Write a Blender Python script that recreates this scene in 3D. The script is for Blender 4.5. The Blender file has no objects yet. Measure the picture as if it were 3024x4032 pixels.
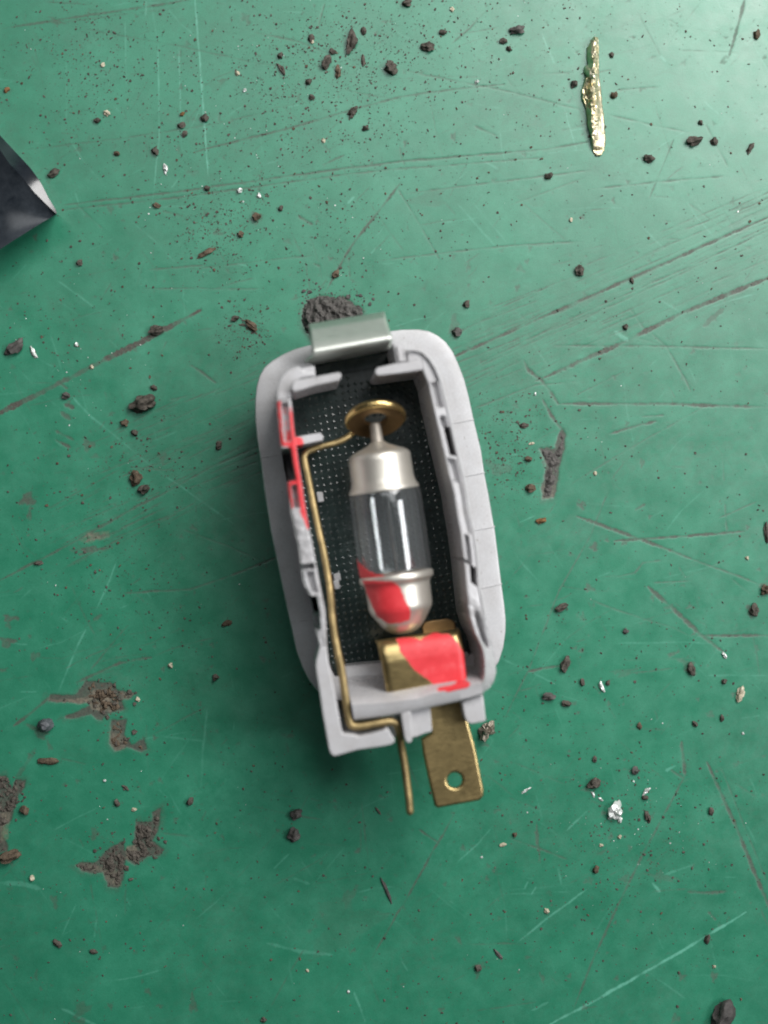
import bpy, bmesh, math, random
import numpy as np
from mathutils import Vector, Matrix

# ------------------------------------------------------------------ units: 1 Blender unit = 1 cm
scene = bpy.context.scene
scene.unit_settings.system = 'METRIC'
scene.unit_settings.scale_length = 0.01
COL = scene.collection
rng = np.random.default_rng(7)
random.seed(7)

# ------------------------------------------------------------------ camera (looks straight down on the bench)
CAM_H = 19.0                     # cm above the bench
FPX = 5670.0                     # focal length in pixels of the 3024 x 4032 photograph
CX, CY = 1512.0, 2016.0
cam_d = bpy.data.cameras.new('camera')
cam = bpy.data.objects.new('camera', cam_d)
COL.objects.link(cam)
cam.location = (0, 0, CAM_H)
cam.rotation_euler = (0, 0, 0)
cam_d.sensor_fit = 'VERTICAL'
cam_d.sensor_width = 27.0
cam_d.sensor_height = 36.0
cam_d.lens = 36.0 * FPX / 4032.0
cam_d.clip_start = 0.5
cam_d.clip_end = 600
cam_d.dof.use_dof = True
cam_d.dof.focus_distance = CAM_H - 0.05
cam_d.dof.aperture_fstop = 0.105
scene.camera = cam

# ------------------------------------------------------------------ world, lamps, exposure
world = bpy.data.worlds.new('World')
scene.world = world
world.use_nodes = True
bg = world.node_tree.nodes['Background']
bg.inputs['Color'].default_value = (0.80, 0.90, 1.0, 1)
bg.inputs['Strength'].default_value = 0.03

def area_lamp(name, az, el, dist, sx, sy, radiance, color, target=(0, 0, 0.5)):
    d = bpy.data.lights.new(name, 'AREA')
    d.shape = 'RECTANGLE'
    d.size, d.size_y = sx, sy
    d.energy = radiance * math.pi * sx * sy
    d.color = color
    o = bpy.data.objects.new(name, d)
    COL.objects.link(o)
    a, e = math.radians(az), math.radians(el)
    v = Vector((math.cos(e) * math.cos(a), math.cos(e) * math.sin(a), math.sin(e)))
    o.location = Vector(target) + v * dist
    o.rotation_euler = (-v).to_track_quat('-Z', 'Y').to_euler()
    return o

# the workshop's daylight: a wide window high up beyond the bench, a roof light above it and a small window to the right
area_lamp('window_light', 55, 45, 36, 20, 15, 11.9, (1.0, 0.985, 0.96))
area_lamp('roof_light', 72, 69, 50, 46, 13, 2.5, (0.96, 0.985, 1.0))
area_lamp('side_window', 2, 44, 50, 16, 9, 21.0, (0.97, 0.98, 1.0))

scene.view_settings.view_transform = 'Standard'
scene.view_settings.look = 'None'
scene.view_settings.exposure = 0.0
scene.view_settings.gamma = 1.0
scene.render.engine = 'CYCLES'
scene.cycles.filter_width = 1.9
scene.cycles.transparent_max_bounces = 40
scene.cycles.max_bounces = 12
scene.cycles.transmission_bounces = 10
scene.cycles.sample_clamp_indirect = 6.0

# ------------------------------------------------------------------ measuring: pixel of the photograph -> point in the place
def W(px, py, z=0.0):
    """point at height z above the bench that the photograph shows at (px, py)"""
    k = (CAM_H - z) / FPX
    return Vector(((px - CX) * k, (CY - py) * k, z))

THETA, ROLL, PITCH = math.radians(9.5), math.radians(4.0), math.radians(0.0)
Z0 = 1.0
O = W(1500, 2050, Z0)
ROT = Matrix.Rotation(THETA, 3, 'Z') @ Matrix.Rotation(ROLL, 3, 'Y') @ Matrix.Rotation(PITCH, 3, 'X')
AX, BX, NX = ROT.col[0], ROT.col[1], ROT.col[2]
CAMV = Vector((0, 0, CAM_H))

def L(px, py, h):
    """the same in the lamp's own frame, at height h above its flange"""
    d = Vector(((px - CX) / FPX, (CY - py) / FPX, -1.0))
    t = (h - (CAMV - O).dot(NX)) / d.dot(NX)
    p = CAMV + d * t - O
    return Vector((p.dot(AX), p.dot(BX), p.dot(NX)))

def local_to_px(v):
    """v: (n,3) array in the lamp's frame -> pixels"""
    R = np.array(ROT)
    w = np.asarray(v) @ R.T + np.array(O)
    k = FPX / (CAM_H - w[:, 2])
    return np.stack([CX + w[:, 0] * k, CY - w[:, 1] * k], 1)

# ------------------------------------------------------------------ numpy helpers
def _hash(ix, iy, s):
    n = (ix.astype(np.int64) * 374761393 + iy.astype(np.int64) * 668265263 + s * 1442695041) & 0xFFFFFFFF
    n = ((n ^ (n >> 13)) * 1274126177) & 0xFFFFFFFF
    return ((n ^ (n >> 16)) & 0xFFFF) / 65535.0

def vnoise(x, y, s=0):
    x = np.asarray(x, float); y = np.asarray(y, float)
    ix, iy = np.floor(x), np.floor(y)
    fx, fy = x - ix, y - iy
    fx = fx * fx * (3 - 2 * fx); fy = fy * fy * (3 - 2 * fy)
    a = _hash(ix, iy, s); b = _hash(ix + 1, iy, s); c = _hash(ix, iy + 1, s); d = _hash(ix + 1, iy + 1, s)
    return (a * (1 - fx) + b * fx) * (1 - fy) + (c * (1 - fx) + d * fx) * fy

def fbm(x, y, s=0, o=4):
    v = 0; a = 0.5; t = 0
    for i in range(o):
        v = v + a * vnoise(x * 2 ** i, y * 2 ** i, s + i * 17); t += a; a *= 0.5
    return v / t

def sdf(px, py, poly):
    """signed distance to a polygon, positive inside"""
    px = np.asarray(px, float); py = np.asarray(py, float)
    d = np.full(px.shape, 1e9); inside = np.zeros(px.shape, bool)
    n = len(poly)
    for i in range(n):
        x0, y0 = poly[i]; x1, y1 = poly[(i + 1) % n]
        ex, ey = x1 - x0, y1 - y0
        t = np.clip(((px - x0) * ex + (py - y0) * ey) / (ex * ex + ey * ey + 1e-9), 0, 1)
        d = np.minimum(d, (px - x0 - t * ex) ** 2 + (py - y0 - t * ey) ** 2)
        c = ((y0 > py) != (y1 > py))
        xi = x0 + (py - y0) / (y1 - y0 if y1 != y0 else 1e-9) * ex
        inside ^= c & (px < xi)
    d = np.sqrt(d)
    return np.where(inside, d, -d)

PXC = CAM_H / FPX      # centimetres per photo pixel at bench height

def sstep(a, b, x):
    t = np.clip((x - a) / (b - a), 0, 1)
    return t * t * (3 - 2 * t)

def resample(pts, n, smooth=False):
    p = np.array([tuple(q) for q in pts], float)
    d = np.r_[0, np.cumsum(np.linalg.norm(np.diff(p, axis=0), axis=1))]
    s = np.linspace(0, d[-1], n)
    if not smooth:
        return np.stack([np.interp(s, d, p[:, k]) for k in range(p.shape[1])], 1)
    # Catmull-Rom (Hermite with finite-difference tangents)
    m = np.gradient(p, d, axis=0) if len(p) > 2 else np.diff(p, axis=0)[[0, 0]] / d[-1]
    i = np.clip(np.searchsorted(d, s, side='right') - 1, 0, len(p) - 2)
    h = (d[i + 1] - d[i])[:, None]; t = ((s - d[i])[:, None]) / h
    h00 = 2 * t ** 3 - 3 * t ** 2 + 1; h10 = t ** 3 - 2 * t ** 2 + t
    h01 = -2 * t ** 3 + 3 * t ** 2; h11 = t ** 3 - t ** 2
    return h00 * p[i] + h10 * h * m[i] + h01 * p[i + 1] + h11 * h * m[i + 1]

# ------------------------------------------------------------------ materials
def new_mat(name):
    m = bpy.data.materials.new(name); m.use_nodes = True
    nt = m.node_tree; b = nt.nodes['Principled BSDF']
    return m, nt, b

def N(nt, typ, **kw):
    n = nt.nodes.new(typ)
    for k, v in kw.items():
        setattr(n, k, v)
    return n

def noise(nt, scale, detail=4, rough=0.6, coord=None):
    n = N(nt, 'ShaderNodeTexNoise')
    n.inputs['Scale'].default_value = scale; n.inputs['Detail'].default_value = detail
    n.inputs['Roughness'].default_value = rough
    if coord: nt.links.new(coord, n.inputs['Vector'])
    return n

def ramp(nt, fac, stops):
    r = N(nt, 'ShaderNodeValToRGB')
    el = r.color_ramp.elements
    while len(el) < len(stops): el.new(0.5)
    for e, (p, c) in zip(el, stops):
        e.position = p; e.color = c if len(c) == 4 else (*c, 1)
    nt.links.new(fac, r.inputs['Fac'])
    return r

def mixc(nt, fac, a, b, blend='MIX'):
    m = N(nt, 'ShaderNodeMix', data_type='RGBA', blend_type=blend)
    for sock, v in ((m.inputs[0], fac), (m.inputs[6], a), (m.inputs[7], b)):
        if hasattr(v, 'links') or isinstance(v, bpy.types.NodeSocket): nt.links.new(v, sock)
        elif isinstance(v, (int, float)): sock.default_value = v
        else: sock.default_value = (*v, 1) if len(v) == 3 else v
    return m.outputs[2]

def bump(nt, b, height, strength, dist):
    n = N(nt, 'ShaderNodeBump'); n.inputs['Strength'].default_value = strength
    n.inputs['Distance'].default_value = dist
    nt.links.new(height, n.inputs['Height']); nt.links.new(n.outputs['Normal'], b.inputs['Normal'])

RED = (0.88, 0.062, 0.075)

def paintable(name, color, rough, metallic=0.0, rvar=0.08, nscale=30, spec=0.5, cvar=0.10, bumpd=0.004, sss=0.0, aniso=None, specks=False, tarnish=0.0):
    """a material that also shows the red paint daubed on it (vertex attribute 'paint')"""
    m, nt, b = new_mat(name)
    tc = N(nt, 'ShaderNodeTexCoord')
    src = tc.outputs['Object']
    if aniso:
        mp = N(nt, 'ShaderNodeMapping'); mp.inputs['Scale'].default_value = aniso
        nt.links.new(src, mp.inputs['Vector']); src = mp.outputs['Vector']
    n1 = noise(nt, nscale, 5, 0.65, src)
    n2 = noise(nt, 2.2, 4, 0.6, tc.outputs['Object'])
    lo = tuple(c * (1 - cvar) for c in color); hi = tuple(min(1, c * (1 + cvar)) for c in color)
    c1 = ramp(nt, n2.outputs['Fac'], [(0.3, lo), (0.7, hi)]).outputs['Color']
    if specks:      # dust specks and rubbed grime on the moulding
        ns = noise(nt, 17, 3, 0.55, tc.outputs['Object'])
        sk = ramp(nt, ns.outputs['Fac'], [(0.685, (1, 1, 1)), (0.72, (0.62, 0.59, 0.56))]).outputs['Color']
        ng = noise(nt, 3.1, 6, 0.7, tc.outputs['Object'])
        gk = ramp(nt, ng.outputs['Fac'], [(0.42, (1, 1, 1)), (0.72, (0.88, 0.865, 0.85))]).outputs['Color']
        c1 = mixc(nt, 1.0, mixc(nt, 1.0, c1, sk, 'MULTIPLY'), gk, 'MULTIPLY')
    if tarnish:
        ng = noise(nt, 4.5, 6, 0.72, src)
        gk = ramp(nt, ng.outputs['Fac'], [(0.36, (1 - tarnish,) * 3), (0.62, (1, 1, 1))]).outputs['Color']
        c1 = mixc(nt, 1.0, c1, gk, 'MULTIPLY')
    at = N(nt, 'ShaderNodeAttribute', attribute_name='paint')
    n3 = noise(nt, 26, 3, 0.6, tc.outputs['Object'])
    mm = N(nt, 'ShaderNodeMath', operation='MULTIPLY_ADD')   # ragged edge of the brush stroke
    nt.links.new(n3.outputs['Fac'], mm.inputs[0]); mm.inputs[1].default_value = 0.5; mm.inputs[2].default_value = -0.25
    ad = N(nt, 'ShaderNodeMath', operation='ADD'); nt.links.new(at.outputs['Fac'], ad.inputs[0]); nt.links.new(mm.outputs[0], ad.inputs[1])
    pr = ramp(nt, ad.outputs[0], [(0.34, (0, 0, 0)), (0.50, (.75, .75, .75)), (0.74, (1, 1, 1))]).outputs['Color']
    nr_ = noise(nt, 5, 5, 0.7, tc.outputs['Object'])
    redc = ramp(nt, nr_.outputs['Fac'], [(0.30, (0.78, 0.045, 0.055)), (0.55, RED), (0.75, (0.92, 0.14, 0.15))]).outputs['Color']
    col = mixc(nt, pr, c1, redc)
    nt.links.new(col, b.inputs['Base Color'])
    rr = N(nt, 'ShaderNodeMapRange'); nt.links.new(n1.outputs['Fac'], rr.inputs['Value'])
    rr.inputs['To Min'].default_value = rough - rvar; rr.inputs['To Max'].default_value = rough + rvar
    rm = N(nt, 'ShaderNodeMix', data_type='FLOAT'); nt.links.new(pr, rm.inputs[0]); nt.links.new(rr.outputs[0], rm.inputs[2]); rm.inputs[3].default_value = 0.42
    nt.links.new(rm.outputs[0], b.inputs['Roughness'])
    if metallic:
        inv = N(nt, 'ShaderNodeMath', operation='MULTIPLY_ADD'); nt.links.new(pr, inv.inputs[0]); inv.inputs[1].default_value = -metallic; inv.inputs[2].default_value = metallic
        nt.links.new(inv.outputs[0], b.inputs['Metallic'])
    b.inputs['Specular IOR Level'].default_value = spec
    if sss:
        b.inputs['Subsurface Weight'].default_value = sss; b.inputs['Subsurface Radius'].default_value = (0.08, 0.08, 0.08)
        b.inputs['Subsurface Scale'].default_value = 1.0
    bump(nt, b, n1.outputs['Fac'], 0.35, bumpd)
    return m

M = {}
M['plastic'] = paintable('grey_plastic', (0.565, 0.56, 0.573), 0.27, cvar=0.045, nscale=40, bumpd=0.003, specks=True)
M['wire'] = paintable('dull_brass_wire', (0.55, 0.42, 0.21), 0.55, metallic=1.0, cvar=0.2, rvar=.12, nscale=24, tarnish=.45)
M['copper'] = paintable('tarnished_shaded_brass', (0.26, 0.17, 0.085), 0.48, metallic=1.0, cvar=0.25, nscale=16)  # the ring's tarnish, and the contact leaf's shade as colour
M['brass'] = paintable('brass', (0.60, 0.455, 0.21), 0.36, metallic=1.0, cvar=0.16, rvar=.12, nscale=14, aniso=(1, 3, 1), tarnish=.25)
M['gold'] = paintable('bright_brass', (0.86, 0.62, 0.26), 0.26, metallic=1.0, cvar=0.08, nscale=20)
M['nickel'] = paintable('bulb_cap_metal', (0.80, 0.76, 0.68), 0.44, metallic=0.8, cvar=0.05, nscale=30, bumpd=0.002)
M['tip'] = paintable('dull_solder', (0.40, 0.36, 0.31), 0.55, metallic=0.7, cvar=0.2, nscale=30, tarnish=.3)
M['steel'] = paintable('spring_steel', (0.80, 0.83, 0.77), 0.50, metallic=0.92, cvar=0.08, nscale=12, aniso=(1, 5, 1))

def glass_mat():
    """thin clear tube wall: lets the light through, mirrors by Fresnel, browner and darker where seen edge on"""
    m, nt, b = new_mat('bulb_glass')
    out = nt.nodes['Material Output']
    lw = N(nt, 'ShaderNodeLayerWeight'); lw.inputs['Blend'].default_value = 0.5
    tint = ramp(nt, lw.outputs['Facing'], [(0.45, (0.97, 0.98, 0.98)), (0.80, (0.90, 0.92, 0.92)), (1.0, (0.55, 0.57, 0.58))]).outputs['Color']
    tr = N(nt, 'ShaderNodeBsdfTransparent'); nt.links.new(tint, tr.inputs['Color'])
    gl = N(nt, 'ShaderNodeBsdfGlossy'); gl.inputs['Roughness'].default_value = 0.045; gl.inputs['Color'].default_value = (1, 1, 1, 1)
    pw = N(nt, 'ShaderNodeMath', operation='POWER'); nt.links.new(lw.outputs['Facing'], pw.inputs[0]); pw.inputs[1].default_value = 5
    fr = N(nt, 'ShaderNodeMath', operation='MULTIPLY_ADD'); nt.links.new(pw.outputs[0], fr.inputs[0]); fr.inputs[1].default_value = 0.8; fr.inputs[2].default_value = 0.05
    m1 = N(nt, 'ShaderNodeMixShader'); nt.links.new(fr.outputs[0], m1.inputs[0]); nt.links.new(tr.outputs[0], m1.inputs[1]); nt.links.new(gl.outputs[0], m1.inputs[2])
    df = N(nt, 'ShaderNodeBsdfDiffuse'); df.inputs['Color'].default_value = (.50, .53, .55, 1)
    m0 = N(nt, 'ShaderNodeMixShader'); m0.inputs[0].default_value = 0.045
    nt.links.new(m1.outputs[0], m0.inputs[1]); nt.links.new(df.outputs[0], m0.inputs[2])
    b.inputs['Base Color'].default_value = (*RED, 1); b.inputs['Roughness'].default_value = 0.42
    at = N(nt, 'ShaderNodeAttribute', attribute_name='paint')
    pr = ramp(nt, at.outputs['Fac'], [(0.3, (0, 0, 0)), (0.7, (1, 1, 1))]).outputs['Color']
    mx = N(nt, 'ShaderNodeMixShader')
    nt.links.new(pr, mx.inputs[0]); nt.links.new(m0.outputs[0], mx.inputs[1]); nt.links.new(b.outputs[0], mx.inputs[2])
    nt.links.new(mx.outputs[0], out.inputs['Surface'])
    return m
M['glass'] = glass_mat()

def lens_mat():
    m, nt, b = new_mat('shade_toned_lens')
    tc = N(nt, 'ShaderNodeTexCoord')
    n = noise(nt, 8, 5, 0.6, tc.outputs['Object'])
    c = ramp(nt, n.outputs['Fac'], [(0.35, (0.018, 0.032, 0.030)), (0.75, (0.040, 0.062, 0.057))]).outputs['Color']  # darkness seen through the clear lens is put into its colour
    nt.links.new(c, b.inputs['Base Color'])
    b.inputs['Roughness'].default_value = 0.20
    b.inputs['Specular IOR Level'].default_value = 0.70
    return m
M['lens'] = lens_mat()

def simple(name, c0, c1, scale, rough, metallic=0.0, bd=0.01, bs=0.5, spec=0.5):
    m, nt, b = new_mat(name)
    tc = N(nt, 'ShaderNodeTexCoord')
    n = noise(nt, scale, 6, 0.7, tc.outputs['Object'])
    c = ramp(nt, n.outputs['Fac'], [(0.32, c0), (0.70, c1)]).outputs['Color']
    nt.links.new(c, b.inputs['Base Color'])
    b.inputs['Roughness'].default_value = rough; b.inputs['Metallic'].default_value = metallic
    b.inputs['Specular IOR Level'].default_value = spec
    bump(nt, b, n.outputs['Fac'], bs, bd)
    return m
M['soil'] = simple('dark_soil', (0.042, 0.037, 0.031), (0.18, 0.158, 0.132), 18, 0.85, bd=0.03, bs=0.8, spec=0.3)
M['soil_grey'] = simple('grey_soil', (0.060, 0.056, 0.052), (0.165, 0.155, 0.145), 13, 0.75, bd=0.02, bs=0.5, spec=0.3)
M['soil_brown'] = simple('brown_soil', (0.060, 0.044, 0.031), (0.22, 0.165, 0.115), 16, 0.85, bd=0.03, bs=0.8, spec=0.3)
M['rust'] = simple('rust_orange', (0.10, 0.045, 0.018), (0.38, 0.20, 0.08), 16, 0.8, bd=0.02)
M['stone'] = simple('blue_grey_stone', (0.055, 0.062, 0.070), (0.15, 0.16, 0.175), 10, 0.55, bd=0.015)
M['cream'] = simple('cream_chip', (0.40, 0.33, 0.22), (0.80, 0.74, 0.58), 20, 0.55, bd=0.01)
M['white'] = simple('white_metal_chip', (0.66, 0.68, 0.66), (0.92, 0.93, 0.90), 14, 0.30, metallic=0.35, bd=0.01)
M['black'] = simple('black_gloss_plastic', (0.014, 0.019, 0.025), (0.060, 0.070, 0.082), 2.2, 0.20, bd=0.002, bs=0.1)  # grey blotches put reflected surroundings into the colour
M['black_rim'] = simple('polished_black_rim', (0.010, 0.013, 0.018), (0.028, 0.034, 0.042), 3, 0.19, bd=0.001, bs=0.05, spec=.8)
M['shaving'] = simple('raw_brass', (0.68, 0.57, 0.30), (0.95, 0.90, 0.70), 7, 0.42, metallic=0.8, bd=0.02)
M['chip_dark'] = simple('dark_grey_chip', (0.045, 0.042, 0.040), (0.105, 0.098, 0.092), 10, 0.8, bd=0.02)
M['nugget'] = simple('burnt_metal', (0.05, 0.042, 0.034), (0.50, 0.43, 0.34), 7, 0.4, metallic=0.5, bd=0.02)
M['filament'] = simple('filament_metal', (0.16, 0.17, 0.17), (0.30, 0.31, 0.30), 10, 0.4, metallic=0.8, bd=0.002)

def table_mat():
    m, nt, b = new_mat('worn_green_bench_paint')
    geo = N(nt, 'ShaderNodeNewGeometry')
    P = geo.outputs['Position']
    big = noise(nt, 0.35, 4, 0.55, P)
    mid = noise(nt, 2.6, 5, 0.65, P)
    fine = noise(nt, 34, 4, 0.7, P)
    g = ramp(nt, mid.outputs['Fac'], [(0.30, (0.024, 0.228, 0.126)), (0.72, (0.040, 0.288, 0.168))]).outputs['Color']
    g2 = ramp(nt, big.outputs['Fac'], [(0.35, (0.93, 0.95, 0.95)), (0.7, (1.05, 1.03, 1.04))]).outputs['Color']
    col = mixc(nt, 1.0, g, g2, 'MULTIPLY')
    micro = noise(nt, 60, 5, 0.75, P)
    sp1 = ramp(nt, micro.outputs['Fac'], [(0.34, (0.80, 0.82, 0.82)), (0.52, (1, 1, 1)), (0.70, (1.14, 1.12, 1.13))]).outputs['Color']
    col = mixc(nt, 1.0, col, sp1, 'MULTIPLY')
    cloud = noise(nt, 0.9, 6, 0.7, P)
    sp2 = ramp(nt, cloud.outputs['Fac'], [(0.35, (0.86, 0.90, 0.90)), (0.65, (1.10, 1.07, 1.08))]).outputs['Color']
    col = mixc(nt, 1.0, col, sp2, 'MULTIPLY')
    # dust film and worn bare metal, from the wear attribute: R dark scratch / grime, G pale scuff, B exposed tan primer
    at = N(nt, 'ShaderNodeAttribute', attribute_name='wear')
    sp = N(nt, 'ShaderNodeSeparateColor'); nt.links.new(at.outputs['Color'], sp.inputs['Color'])
    dirt = ramp(nt, fine.outputs['Fac'], [(0.3, (0.036, 0.036, 0.028)), (0.75, (0.118, 0.106, 0.082))]).outputs['Color']
    tan = ramp(nt, fine.outputs['Fac'], [(0.3, (0.13, 0.105, 0.075)), (0.7, (0.36, 0.29, 0.21))]).outputs['Color']
    col = mixc(nt, sp.outputs[1], col, (0.17, 0.55, 0.40))
    col = mixc(nt, sp.outputs[0], col, dirt)
    col = mixc(nt, sp.outputs[2], col, tan)
    nt.links.new(col, b.inputs['Base Color'])
    rr = N(nt, 'ShaderNodeMapRange'); nt.links.new(mid.outputs['Fac'], rr.inputs['Value'])
    rr.inputs['From Min'].default_value = 0.3; rr.inputs['From Max'].default_value = 0.7
    rr.inputs['To Min'].default_value = 0.30; rr.inputs['To Max'].default_value = 0.42
    ra = N(nt, 'ShaderNodeMath', operation='MULTIPLY_ADD'); nt.links.new(sp.outputs[0], ra.inputs[0]); ra.inputs[1].default_value = 0.35
    nt.links.new(rr.outputs[0], ra.inputs[2]); nt.links.new(ra.outputs[0], b.inputs['Roughness'])
    b.inputs['Specular IOR Level'].default_value = 0.95
    bump(nt, b, fine.outputs['Fac'], 0.12, 0.006)
    return m
M['table'] = table_mat()

# ------------------------------------------------------------------ object helpers
def link(name, me, mat, parent=None, smooth=None, loc=None):
    o = bpy.data.objects.new(name, me); COL.objects.link(o)
    if mat: me.materials.append(mat)
    if parent: o.parent = parent
    if loc is not None: o.location = loc
    if smooth is not None:
        me.polygons.foreach_set('use_smooth', [True] * len(me.polygons))
        if smooth < 180: me.set_sharp_from_angle(angle=math.radians(smooth))
    return o

def mesh_from(name, v, f):
    me = bpy.data.meshes.new(name)
    me.from_pydata([tuple(p) for p in v], [], [tuple(int(i) for i in q) for q in f])
    me.validate(); me.update()
    bm = bmesh.new(); bm.from_mesh(me); bmesh.ops.recalc_face_normals(bm, faces=bm.faces); bm.to_mesh(me); bm.free()
    return me

def tag(o, label, cat, group=None, kind=None):
    o['label'] = label; o['category'] = cat
    if group: o['group'] = group
    if kind: o['kind'] = kind
    return o

def bevel(o, w, seg=3, ang=35):
    m = o.modifiers.new('bevel', 'BEVEL'); m.width = w; m.segments = seg; m.limit_method = 'ANGLE'; m.angle_limit = math.radians(ang)
    m.harden_normals = False
    return o

def prism(name, poly, h1, h0, mat, parent, bw=0.012, smooth=40):
    """outline measured at height h1, carried straight down to h0"""
    top = [L(x, y, h1) for x, y in poly]
    n = len(top)
    v = [tuple(p) for p in top] + [(p.x, p.y, h0) for p in top]
    f = [list(range(n)), list(range(2 * n - 1, n - 1, -1))] + [[i, (i + 1) % n, n + (i + 1) % n, n + i] for i in range(n)]
    o = link(name, mesh_from(name, v, f), mat, parent, smooth)
    if bw: bevel(o, bw)
    return o

def set_paint(o, polys, soft=5.0, up_only=True, up=(-.35, 0)):
    me = o.data
    n = len(me.vertices); co = np.empty(n * 3); me.vertices.foreach_get('co', co); co = co.reshape(-1, 3)
    nr = np.empty(n * 3); me.vertices.foreach_get('normal', nr); nr = nr.reshape(-1, 3)
    px = local_to_px(co)
    jx = (fbm(px[:, 0] / 26, px[:, 1] / 26, 3) - 0.5) * 12; jy = (fbm(px[:, 0] / 26, px[:, 1] / 26, 9) - 0.5) * 12
    val = np.zeros(n)
    for poly, amt in polys:
        val = np.maximum(val, amt * sstep(-soft, soft, sdf(px[:, 0] + jx, px[:, 1] + jy, poly)))
    if up_only: val *= sstep(up[0], up[1], nr[:, 2])
    a = me.attributes.new('paint', 'FLOAT', 'POINT'); a.data.foreach_set('value', val.astype(np.float32))

def loft(name, rows, mat, parent, smooth=50, closed=False, solid=0.0, caps=False):
    """rows: list of equally long lists of points"""
    R = len(rows); C = len(rows[0]); v = [tuple(p) for r in rows for p in r]; f = []
    for i in range(R - 1):
        for j in range(C - 1 + (1 if closed else 0)):
            k = (j + 1) % C
            f.append([i * C + j, i * C + k, (i + 1) * C + k, (i + 1) * C + j])
    if caps:
        f.append([j for j in range(C)]); f.append([(R - 1) * C + j for j in range(C)])
    o = link(name, mesh_from(name, v, f), mat, parent, smooth)
    if solid:
        m = o.modifiers.new('sheet', 'SOLIDIFY'); m.thickness = solid; m.offset = 0
    return o

def tube(name, pts, rad, mat, parent, seg=14, n=80, smooth=True):
    p = resample(pts, n, smooth)
    r = np.interp(np.linspace(0, 1, n), np.linspace(0, 1, len(rad)), rad) if hasattr(rad, '__len__') else np.full(n, rad)
    t = np.gradient(p, axis=0); t /= np.linalg.norm(t, axis=1)[:, None]
    up = np.array([0, 0, 1.0]); rows = []
    def ring(c, tt, rr):
        u = np.cross(tt, up); nu = np.linalg.norm(u)
        u = u / nu if nu > 1e-4 else np.array([1.0, 0, 0]); w = np.cross(u, tt)
        return [c + rr * (math.cos(a) * u + math.sin(a) * w) for a in np.linspace(0, 2 * math.pi, seg, endpoint=False)]
    for k, s in ((-0.9, .45), (-0.5, .85)): rows.append(ring(p[0] + t[0] * r[0] * k, t[0], r[0] * s))
    for i in range(n): rows.append(ring(p[i], t[i], r[i]))
    for k, s in ((0.5, .85), (0.9, .45)): rows.append(ring(p[-1] + t[-1] * r[-1] * k, t[-1], r[-1] * s))
    return loft(name, rows, mat, parent, 60, closed=True, caps=True)

def lathe(name, A, d, prof, mat, parent, seg=72, smooth=40, dense=None, close=False):
    """turn (s, r) pairs round the axis through A along d (lamp frame)"""
    d = Vector(d).normalized(); u = d.cross(Vector((0, 0, 1)))
    u = u.normalized() if u.length > 1e-4 else Vector((1, 0, 0)); w = u.cross(d)
    if dense: prof = resample([(s, r) for s, r in prof], dense)
    rows = []
    for s, r in prof:
        c = Vector(A) + d * float(s); r = max(float(r), 1e-4)
        rows.append([c + (u * math.cos(a) + w * math.sin(a)) * r for a in np.linspace(0, 2 * math.pi, seg, endpoint=False)])
    if close: rows.append(rows[0])
    o = loft(name, rows, mat, parent, smooth, closed=True)
    if close:
        bm = bmesh.new(); bm.from_mesh(o.data); bmesh.ops.remove_doubles(bm, verts=bm.verts, dist=1e-6)
        bmesh.ops.recalc_face_normals(bm, faces=bm.faces); bm.to_mesh(o.data); bm.free()
    return o

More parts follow.
